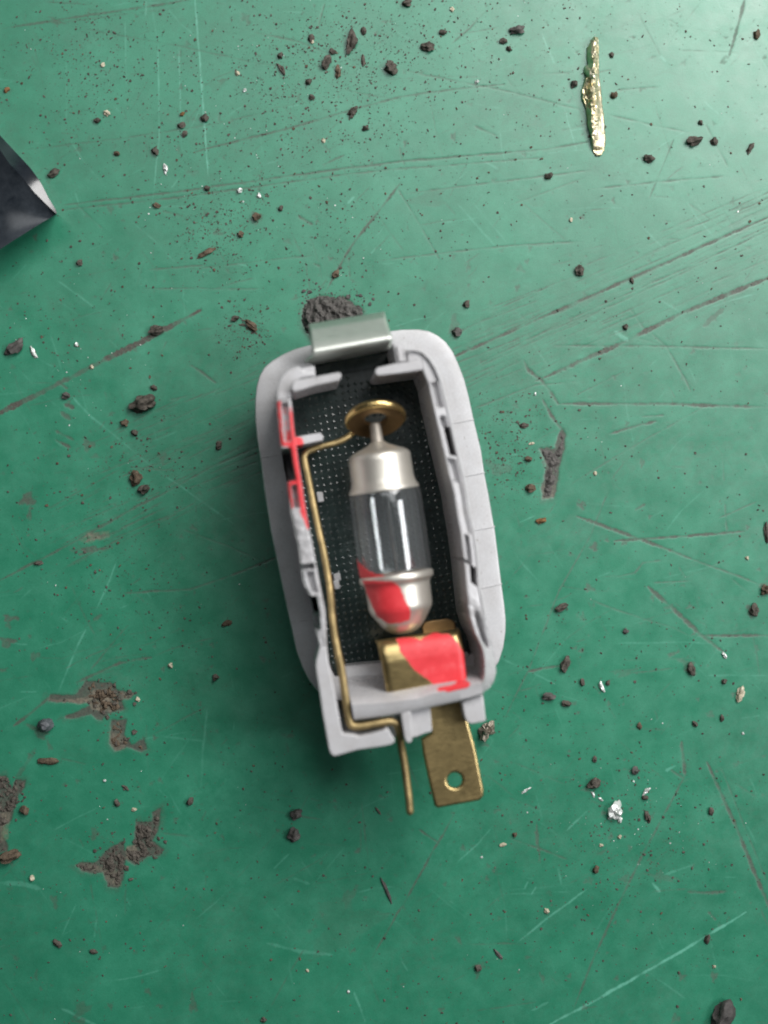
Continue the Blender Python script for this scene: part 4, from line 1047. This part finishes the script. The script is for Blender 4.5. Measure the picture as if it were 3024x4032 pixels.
PAINT_WALL = [([(1094, 1590), (1150, 1600), (1168, 1760), (1104, 1760)], .40), ([(1146, 1912), (1180, 1905), (1200, 2000), (1160, 2005)], .42), ([(1090, 1572), (1108, 1580), (1112, 1640), (1114, 1700), (1124, 1752), (1104, 1757), (1097, 1680)], .8),
              ([(1140, 1615), (1153, 1625), (1168, 1750), (1178, 1820), (1190, 1895), (1199, 1960), (1212, 2030), (1220, 2085), (1205, 2080), (1188, 2020), (1174, 1965), (1164, 1890), (1150, 1800), (1134, 1752), (1126, 1712), (1140, 1690)], 1.0),
              ([(1110, 1740), (1160, 1700), (1166, 1760), (1110, 1760)], .7),
              ([(1130, 1896), (1176, 1886), (1180, 1904), (1134, 1914)], 1.0), ([(1130, 1905), (1148, 1912), (1160, 2000), (1145, 2004)], .75), ([(1168, 2005), (1206, 2000), (1222, 2060), (1196, 2050)], .55)]
PAINT_SPILL = [([(1718, 2719), (1762, 2698), (1800, 2684), (1856, 2676), (1850, 2704), (1780, 2724)], 1.0)]
wall('side_wall', R_OUT, R_IN, hf_right2, 330, 15, M['plastic'])
wall('side_wall', L_OUT, L_IN, hf_left, 300, 17, M['plastic'], paint=PAINT_WALL)

tube('highlight_lip', [L(x, y, HW - .035) for x, y in [(1602, 1380), (1629, 1378), (1663, 1386), (1690, 1412), (1714, 1450)] + R_OUT[:16]], .017, M['plastic'], LAMP, 10, 160, False)  # lips added so the wall edges catch a bright line
tube('highlight_lip', [L(x, y, .80) for x, y in [(1176, 1447), (1139, 1460), (1112, 1487), (1098, 1525), (1094, 1575)]], .015, M['plastic'], LAMP, 10, 60)

# flange: a rounded plate round the walls
FL_OUT = [(1224, 1356), (1161, 1373), (1110, 1396), (1070, 1420), (1040, 1446), (1021, 1479), (1010, 1519), (1004, 1577), (1004, 1650), (1012, 1730), (1024, 1802), (1040, 1932), (1064, 2082), (1081, 2165), (1105, 2279), (1133, 2412), (1145, 2462), (1166, 2562), (1191, 2630), (1218, 2682), (1255, 2728), (1330, 2760), (1450, 2764), (1600, 2750), (1760, 2725), (1880, 2690), (1935, 2655), (1966, 2606), (1983, 2552), (1992, 2490), (1993, 2440), (1987, 2380), (1975, 2293), (1951, 2095), (1942, 2045), (1925, 1944), (1909, 1866), (1896, 1774), (1866, 1650), (1846, 1556), (1828, 1489), (1807, 1435), (1786, 1387), (1756, 1345), (1725, 1320), (1689, 1302), (1647, 1295), (1581, 1296), (1530, 1303), (1400, 1325)]
def flange():
    out = [L(x, y, 0.0) for x, y in FL_OUT]
    inn = [L(x, y, HW) for x, y in [(1176, 1446)] + CORNER_L + L_OUT + [(1330, 2700), (1500, 2690), (1700, 2660), (1850, 2640), (1905, 2600)] + R_OUT[16::-1] + [(1716, 1450), (1692, 1411), (1665, 1384), (1602, 1382)]] + [L(1546, 1372, 0), L(1536, 1332, 0), L(1236, 1384, 0), L(1230, 1440, 0)]
    n = 400
    def ring(p, start):
        p = [Vector((q.x, q.y, 0)) for q in p]
        # parametrise both outlines by the angle round the lamp's middle so that they pair up
        c = Vector((0, 0, 0)); pts = resample(p + [p[0]], 4000)
        ang = np.unwrap(np.arctan2(pts[:, 1] * .55, pts[:, 0]))
        return pts, ang
    po, ao = ring(out, 0); pi_, ai = ring(inn, 0)
    if ao[-1] < ao[0]: po, ao = po[::-1], ao[::-1]
    if ai[-1] < ai[0]: pi_, ai = pi_[::-1], ai[::-1]
    def at(p, a, th):
        a0 = a[0]; th = a0 + (th - a0) % (2 * math.pi); order = np.maximum.accumulate(a)
        return np.array([np.interp(th, order, p[:, 0]), np.interp(th, order, p[:, 1])])
    rows = []
    c0 = np.array([0.0, 0.0])
    for k in range(n):
        th = 2 * math.pi * k / n; a, b = at(po, ao, th), at(pi_, ai, th)
        d = b - a; l = np.linalg.norm(d) + 1e-9; u = d / l
        r = []
        for s, h in ((.03, -.16), (.0, -.13), (-.0, -.04), (.005, -.018), (.013, -.005), (.028, 0.0)):
            q = a + u * min(s, l * .4); r.append((q[0], q[1], h))
        for t in (.35, .7, 1.0):
            q = a + u * (min(.028, l * .4) + (l - min(.028, l * .4)) * t); r.append((q[0], q[1], 0.004 * math.sin(t * 3)))
        r.append((b[0], b[1], -.16)); rows.append(r)
    rows.append(rows[0])
    o = loft('flange', rows, M['plastic'], LAMP, 40)
    bm = bmesh.new(); bm.from_mesh(o.data); bmesh.ops.remove_doubles(bm, verts=bm.verts, dist=1e-5); bmesh.ops.recalc_face_normals(bm, faces=bm.faces); bm.to_mesh(o.data); bm.free()
    return out
FO = flange()
for a, b in (((1778, 1668), (1863, 1652)), ((1826, 1876), (1906, 1861)), ((1862, 2089), (1946, 2074)), ((1896, 2316), (1974, 2299)), ((1028, 1801), (1096, 1790)), ((1146, 2450), (1236, 2436))):
    tube('parting_ridge', [L(*a, .0), L((a[0] + b[0]) / 2, (a[1] + b[1]) / 2, .004), L(*b, .0)], .011, M['plastic'], LAMP, 8, 10)

# lens under the flange, the dark beneath it put into its colour: floor seen through the opening, dome that rests on the bench
fl = [(1120, 1470), (1230, 1380), (1560, 1330), (1665, 1400), (1720, 1500), (1800, 1950), (1870, 2480), (1880, 2640), (1340, 2680), (1270, 2560), (1190, 2250), (1120, 1800)]
lens = prism('lens', fl, -.30, -.40, M['lens'], LAMP, 0.0)
rows = []
cxy = sum(FO, Vector()) / len(FO)
FOr = [Vector(tuple(q)) for q in resample([*FO, FO[0]], 121)[:-1]]
for k, h in ((.97, -.15), (.965, -.40), (.94, -.62), (.85, -.80), (.64, -.92), (.35, -.97), (.02, -.98)):
    rows.append([Vector((cxy.x + (p.x - cxy.x) * k, cxy.y + (p.y - cxy.y) * k, h)) for p in FOr])
loft('lens_dome', rows, M['lens'], LAMP, 60, closed=True)
def studs():
    V, F, b = [], [], 0; polyl = [(L(x, y, -.3).x, L(x, y, -.3).y) for x, y in fl[:1] + [(1140, 1490), (1700, 1470)] + fl[5:]]
    xs = np.arange(-1.4, 1.4, .0862); ys = np.arange(-2.2, 2.4, .0862); X, Y = np.meshgrid(xs, ys)
    s = sdf(X, Y, polyl); r = random.Random(2)
    for x, y, d in zip(X.ravel(), Y.ravel(), s.ravel()):
        if d < .02: continue
        rad = .029 * r.uniform(.88, 1.12); hh = rad * .27 * r.uniform(.85, 1.15); x += r.uniform(-.003, .003); y += r.uniform(-.003, .003)
        t0 = math.radians(48 + 45) + r.uniform(-.12, .12)
        for rr, z in ((1, -.002), (.80, .36), (.05, .95)):
            for a in range(4): V.append((x + rad * rr * math.cos(t0 + a * math.pi / 2), y + rad * rr * math.sin(t0 + a * math.pi / 2), -.30 + hh * z))
        for i in (0, 4):
            for a in range(4): F.append((b + i + a, b + i + (a + 1) % 4, b + i + 4 + (a + 1) % 4, b + i + 4 + a))
        F.append((b + 8, b + 9, b + 10, b + 11)); b += 12
    me = bpy.data.meshes.new('lens_stud'); me.from_pydata(V, [], F); me.update()
    o = link('lens_stud', me, M['lens'], lens); o['kind'] = 'stuff'
studs()

# corner blocks, retaining tabs and posts at the clip end
prism('corner_block', [(1178, 1444), (1137, 1459), (1110, 1486), (1096, 1525), (1092, 1577), (1146, 1571), (1147, 1535), (1160, 1500), (1190, 1488), (1240, 1480), (1238, 1462), (1200, 1462)], .82, -.3, M['plastic'], LAMP, .022)
prism('retaining_tab', [(1148, 1521), (1158, 1497), (1242, 1483), (1336, 1465), (1346, 1476), (1337, 1498), (1245, 1517), (1163, 1543), (1148, 1535)], .97, -.12, M['plastic'], LAMP, .014)
prism('retaining_tab', [(1475, 1462), (1485, 1447), (1551, 1432), (1611, 1423), (1659, 1416), (1664, 1456), (1600, 1466), (1493, 1480), (1480, 1475)], .97, -.12, M['plastic'], LAMP, .014)
prism('corner_block', [(1602, 1377), (1629, 1376), (1665, 1384), (1692, 1411), (1716, 1450), (1735, 1503), (1684, 1508), (1669, 1472), (1661, 1445), (1659, 1419), (1604, 1426)], .93, -.3, M['plastic'], LAMP, .022)
prism('clip_post', [(1546, 1350), (1596, 1346), (1603, 1420), (1560, 1430)], .90, -.1, M['plastic'], LAMP, .012)
prism('post_rib', [(1560, 1362), (1576, 1360), (1584, 1420), (1570, 1424)], .935, .5, M['plastic'], LAMP, .012)
prism('clip_post', [(1188, 1448), (1238, 1440), (1243, 1482), (1196, 1490)], .78, -.1, M['plastic'], LAMP, .012)
prism('slot_shade_plate', [(1232, 1400), (1560, 1345), (1572, 1430), (1240, 1485)], -.25, -.34, M['lens'], LAMP, 0)  # added dark plate gives the slot its shade
stub = prism('side_stub', [(1160, 1722), (1212, 1712), (1262, 1704), (1271, 1716), (1272, 1732), (1215, 1744), (1165, 1754)], .62, -.3, M['plastic'], LAMP, .012)
bm = bmesh.new(); bm.from_mesh(stub.data); bmesh.ops.triangulate(bm, faces=bm.faces); bmesh.ops.subdivide_edges(bm, edges=bm.edges, cuts=5, use_grid_fill=True); bm.to_mesh(stub.data); bm.free()
set_paint(stub, [([(1150, 1715), (1186, 1722), (1196, 1742), (1190, 1765), (1150, 1765)], 1.0)])
stub.modifiers.clear()
prism('lens_peg', [(1246, 1938), (1270, 1936), (1276, 1974), (1254, 1978)], -.02, -.32, M['plastic'], LAMP, .012)
prism('lens_peg', [(1312, 2288), (1334, 2283), (1340, 2318), (1320, 2322)], .0, -.32, M['plastic'], LAMP, .012)
prism('lens_peg', [(1312, 2262), (1338, 2254), (1344, 2284), (1318, 2290)], -.10, -.32, M['plastic'], LAMP, .012)

# end wall at the terminal end: concave inside, ridge, outer ledge
def end_wall():
    R = [(-.31, [(1345, 2614), (1500, 2598), (1650, 2580), (1815, 2560)]), (-.06, [(1352, 2624), (1500, 2610), (1650, 2590), (1840, 2568)]), (-.03, [(1356, 2640), (1500, 2626), (1650, 2606), (1850, 2590)]),
         (.0, [(1362, 2682), (1500, 2668), (1650, 2644), (1868, 2618)]), (.30, [(1366, 2700), (1500, 2690), (1650, 2668), (1884, 2636)]), (.62, [(1372, 2722), (1500, 2714), (1660, 2686), (1892, 2654)]), (.85, [(1378, 2748), (1500, 2740), (1700, 2700), (1896, 2670)]),
         (.965, [(1383, 2768), (1523, 2758), (1650, 2742), (1707, 2722), (1897, 2684)]), (1.0, [(1385, 2778), (1523, 2768), (1650, 2752), (1707, 2733), (1898, 2691)]), (.985, [(1387, 2790), (1523, 2780), (1650, 2762), (1707, 2744), (1899, 2700)]),
         (.97, [(1393, 2826), (1523, 2812), (1600, 2799), (1689, 2779), (1840, 2746), (1903, 2728)]), (.93, [(1395, 2836), (1523, 2820), (1600, 2807), (1689, 2787), (1840, 2754), (1904, 2734)])]
    rows = [[L(x, y, h) for x, y in resample(p, 90)] for h, p in R]
    rows.append([Vector((q.x, q.y, -.45)) for q in rows[-1]])
    o = loft('end_wall', rows, M['plastic'], LAMP, 45)
    set_paint(o, PAINT_SPILL)
end_wall()
prism('wire_channel', [(1258, 2548), (1244, 2600), (1242, 2622), (1246, 2655), (1258, 2725), (1269, 2807), (1286, 2902), (1295, 2952), (1303, 2972), (1318, 2979), (1342, 2972), (1408, 2953), (1503, 2940), (1541, 2932), (1555, 2922), (1553, 2908), (1540, 2890), (1534, 2874), (1522, 2867), (1508, 2876), (1460, 2890), (1410, 2900), (1396, 2892), (1349, 2889), (1343, 2860), (1339, 2834), (1329, 2780), (1319, 2725), (1306, 2662), (1294, 2606), (1287, 2548)], 1.0, -.45, M['plastic'], LAMP, .018)
prism('channel_floor', [(1275, 2590), (1375, 2600), (1400, 2845), (1570, 2815), (1575, 2900), (1350, 2920), (1300, 2800)], -.45, -.5, M['plastic'], LAMP, .01)
prism('terminal_guide', [(1578, 2810), (1618, 2800), (1624, 2905), (1622, 2920), (1612, 2927), (1601, 2924), (1594, 2912)], .96, .0, M['plastic'], LAMP, .018)
prism('terminal_guide', [(1612, 2802), (1694, 2784), (1702, 2880), (1668, 2890), (1640, 2902), (1618, 2905)], .84, .0, M['plastic'], LAMP, .014)
prism('terminal_guide', [(1818, 2764), (1902, 2736), (1914, 2836), (1906, 2842), (1856, 2852), (1840, 2845), (1830, 2826)], .86, .0, M['plastic'], LAMP, .018)
prism('terminal_bridge', [(1560, 2806), (1720, 2770), (1900, 2720), (1908, 2780), (1715, 2820), (1570, 2850)], .50, .0, M['plastic'], LAMP, .012)

# steel spring clip
def clip():
    P2 = [((1216, 1279, .45), (1514, 1230, .45)), ((1219, 1308, .535), (1521, 1258, .535)), ((1223, 1345, .64), (1532, 1294, .64)), ((1226, 1372, .72), (1540, 1318, .72)), ((1227, 1381, .735), (1542, 1325, .735)),
          ((1228, 1388, .745), (1543, 1331, .745)), ((1229, 1394, .73), (1543, 1337, .73)), ((1230, 1399, .69), (1542, 1343, .69)), ((1228, 1403, .60), (1541, 1347, .60)), ((1216, 1412, .42), (1541, 1353, .42)), ((1200, 1424, .24), (1542, 1360, .24)), ((1222, 1427, .05), (1545, 1366, .05)), ((1244, 1432, -.2), (1549, 1374, -.2))]
    rows = [[L(*a, ).lerp(L(*b), t) for t in np.linspace(0, 1, 24)] for a, b in P2]
    o = loft('spring_clip', rows, M['steel'], LAMP, 70, solid=.03)
clip()

# brass wire running along the left wall into the channel and out as a pin
wire_pts = [(1380, 1712, .30), (1355, 1729, .32), (1327, 1742, .33), (1281, 1754, .34), (1236, 1768, .35), (1211, 1779, .36), (1199, 1795, .37), (1201, 1817, .38), (1209, 1856, .40), (1224, 1932, .44), (1242, 2022, .48), (1257, 2094, .50), (1273, 2165, .52), (1291, 2262, .55), (1301, 2327, .60), (1304, 2360, .66), (1308, 2414, .76), (1315, 2480, .82), (1330, 2563, .86), (1346, 2644, .88), (1358, 2725, .88), (1370, 2801, .88), (1376, 2836, .88), (1384, 2856, .88), (1402, 2860, .88), (1443, 2856, .88), (1503, 2845, .88), (1540, 2841, .87), (1558, 2848, .85), (1568, 2866, .80), (1574, 2905, .72), (1580, 2943, .68), (1591, 3003, .66), (1602, 3084, .66), (1612, 3170, .66), (1614, 3195, .66)]
tube('contact_wire', [L(*p) for p in wire_pts], [.038] * 12 + [.041] * 8 + [.047] * 16, M['wire'], LAMP, 16, 220, True)

# brass contact ring at the clip end
hb = .50
ctr = L(1479, 1652, hb + .03); el = math.radians(30)
nrm = Vector((-.05, -math.cos(el), math.sin(el)))
ring = lathe('contact_ring', ctr, nrm, [(-.05, .135), (-.055, .15), (-.06, .20), (-.05, .30), (-.02, .340), (.01, .345), (.035, .340), (.03, .32), (-.005, .24), (-.005, .17), (.0, .145), (-.02, .13)], M['copper'], LAMP, 72, 50, close=True)
nu = nrm.normalized(); ru = nu.cross(Vector((0, 0, 1))).normalized(); rv = ru.cross(nu)
tube('lit_ring_rim', [ctr + nu * .012 + (ru * math.cos(t) + rv * math.sin(t)) * .352 for t in np.linspace(math.radians(-22), math.radians(196), 40)], [.012, .03, .044, .046, .044, .03, .014], M['gold'], ring, 14, 80)  # light on the ring's upper arc put in as brighter brass
tube('ring_stem', [L(1380, 1712, .30), L(1400, 1696, .33), L(1420, 1672, .38)], .038, M['gold'], LAMP, 12, 16)

# bent brass contact plate at the terminal end, daubed with red
def contact():
    P2 = [((1476, 2520, -.28), (1800, 2470, -.28)), ((1478, 2521, .25), (1803, 2474, .25)), ((1480, 2522, .50), (1806, 2476, .50)), ((1482, 2523, .60), (1808, 2477, .60)), ((1483, 2525, .68), (1809, 2480, .68)), ((1485, 2531, .715), (1811, 2486, .715)), ((1488, 2543, .750), (1814, 2498, .750)),
          ((1491, 2560, .775), (1817, 2515, .775)), ((1495, 2580, .793), (1821, 2535, .793)), ((1503, 2612, .806), (1827, 2565, .806)), ((1514, 2680, .80), (1834, 2630, .80)), ((1525, 2748, .785), (1842, 2690, .785)), ((1530, 2775, .775), (1846, 2715, .775))]
    pts = [[L(*a).lerp(L(*b), t) for t in np.linspace(0, 1, 40)] for a, b in P2]
    # even out along the sheet so that the daub has a clean edge
    cols = [resample([pts[i][j] for i in range(len(pts))], 70) for j in range(40)]
    rows = []
    for i in range(70):
        row = []
        for j in range(40):
            p = Vector(cols[j][i]); e = min(j, 39 - j) / 3.0
            if e < 1: p.z -= .035 * (1 - e) ** 2
            row.append(p)
        rows.append(row)
    o = loft('contact_plate', rows, M['brass'], LAMP, 60)
    set_paint(o, [([(1556, 2512), (1600, 2509), (1640, 2510), (1652, 2522), (1664, 2512), (1707, 2490), (1762, 2496), (1794, 2514), (1816, 2548), (1838, 2610), (1850, 2672), (1840, 2695), (1790, 2712), (1747, 2712), (1707, 2696), (1668, 2665), (1617, 2618), (1581, 2574)], 1.0)], 4)
    m = o.modifiers.new('sheet', 'SOLIDIFY'); m.thickness = .03; m.offset = -1
contact()

prism('contact_leaf', [(1660, 2466), (1672, 2450), (1700, 2443), (1760, 2436), (1780, 2440), (1790, 2450), (1797, 2478), (1797, 2500), (1670, 2525)], .22, .18, M['copper'], LAMP, .015)  # shade behind the plate put into the leaf's darker brass

# brass spade terminal with its hole
def spade():
    poly = [(1690, 2770), (1826, 2744), (1838, 2820), (1846, 2852), (1873, 2948), (1889, 3030), (1905, 3111), (1904, 3134), (1890, 3152), (1724, 3182), (1712, 3174), (1691, 3084), (1667, 2970), (1660, 2910), (1700, 2886)]
    hole_c, hr = L(1791, 3073, .56), .094
    cu = bpy.data.curves.new('spade_terminal', 'CURVE'); cu.dimensions = '2D'; cu.fill_mode = 'BOTH'
    def spl(pts):
        s = cu.splines.new('POLY'); s.points.add(len(pts) - 1)
        for q, p in zip(s.points, pts): q.co = (p[0], p[1], 0, 1)
        s.use_cyclic_u = True
    v = [L(x, y, .56) for x, y in poly]
    spl([(p.x, p.y) for p in v])
    spl([(hole_c.x + hr * math.cos(a), hole_c.y + hr * math.sin(a)) for a in np.linspace(0, 2 * math.pi, 40, endpoint=False)])
    cu.extrude = .012; cu.bevel_depth = .03; cu.bevel_resolution = 3; cu.offset = -.028
    tmp = bpy.data.objects.new('tmp', cu); COL.objects.link(tmp); dg = bpy.context.evaluated_depsgraph_get()
    me = bpy.data.meshes.new_from_object(tmp.evaluated_get(dg)); bpy.data.objects.remove(tmp); bpy.data.curves.remove(cu)
    me.name = 'spade_terminal'
    for k in me.vertices: k.co.z += .52
    me.materials.clear()
    link('spade_terminal', me, M['brass'], LAMP, 40)
spade()

# ================================================================== THE FESTOON BULB (held by the contacts)
BULB = Empty('festoon_bulb', O, 'clear glass tubular bulb with metal end caps held inside the lamp housing', 'bulb', ROT.to_euler())
A0, A1 = L(1474, 1655, hb), L(1592, 2497, hb)
dax = (A1 - A0).normalized()
def S(y):  # distance along the axis of the point the photo shows at height y
    x = 1474 + (y - 1655) * (1592 - 1474) / (2497 - 1655)
    return (L(x, y, hb) - A0).dot(dax)
PXL = (CAM_H - Z0 - hb) / FPX
prof = lambda q: [(S(y), r * PXL) for y, r in q]
cap1 = lathe('end_cap', A0, dax, prof([(1738, 20), (1740, 27), (1752, 42), (1765, 72), (1776, 100), (1786, 116), (1797, 123), (1815, 123), (1885, 124), (1905, 128), (1920, 136), (1928, 139), (1934, 138), (1934, 120)]), M['nickel'], BULB, 80, 50)
lathe('cap_tip', A0, dax, prof([(1660, 0), (1661, 11), (1665, 19), (1671, 22), (1690, 23), (1722, 24), (1746, 25)]), M['tip'], cap1, 40, 50)
cap2 = lathe('end_cap', A0, dax, prof([(2256, 122), (2256, 141), (2262, 146), (2276, 147), (2284, 144), (2289, 136), (2298, 130), (2310, 128), (2385, 126), (2400, 122), (2425, 106), (2455, 86), (2476, 66), (2488, 46), (2494, 26), (2496, 0)]), M['nickel'], BULB, 120, 50, dense=70)
set_paint(cap2, [([(1425, 2285), (1548, 2292), (1575, 2318), (1600, 2368), (1618, 2412), (1612, 2440), (1575, 2456), (1530, 2456), (1490, 2430), (1462, 2380), (1440, 2330)], 1.0)], 4)
go = [(1930, 134), (1934, 139), (1945, 142), (1980, 144), (2100, 145), (2220, 144), (2250, 142), (2262, 138)]
gi = [(2262, 122), (2240, 125), (2100, 126), (1980, 125), (1945, 122), (1930, 116)]
gl = lathe('glass_tube', A0, dax, [tuple(p) for p in resample(prof(go), 44)] + [tuple(p) for p in resample(prof(gi), 24)], M['glass'], BULB, 112, 180, close=True)
set_paint(gl, [([(1380, 2160), (1398, 2178), (1412, 2212), (1440, 2242), (1478, 2262), (1530, 2272), (1530, 2310), (1400, 2310)], 1.0)], 3)
# the filament: two lead wires and a coil
cc = lambda y, dx, dz: A0 + dax * S(y) + Vector((dx, 0, dz))
tube('lead_wire', [cc(1925, .0, .0), cc(1960, .03, .02), cc(2000, .02, .05)], .012, M['filament'], BULB, 8, 20)
tube('lead_wire', [cc(2265, .0, .0), cc(2235, .02, .02), cc(2200, .02, .05)], .012, M['filament'], BULB, 8, 20)
coil = []
for k in range(420):
    t = k / 419; a = t * 2 * math.pi * 42
    coil.append(cc(2000 + 200 * t, .02 + .022 * math.cos(a), .05 - .05 * math.sin(math.pi * t) + .022 * math.sin(a)))
tube('filament_coil', coil, .005, M['filament'], BULB, 5, 900, False)
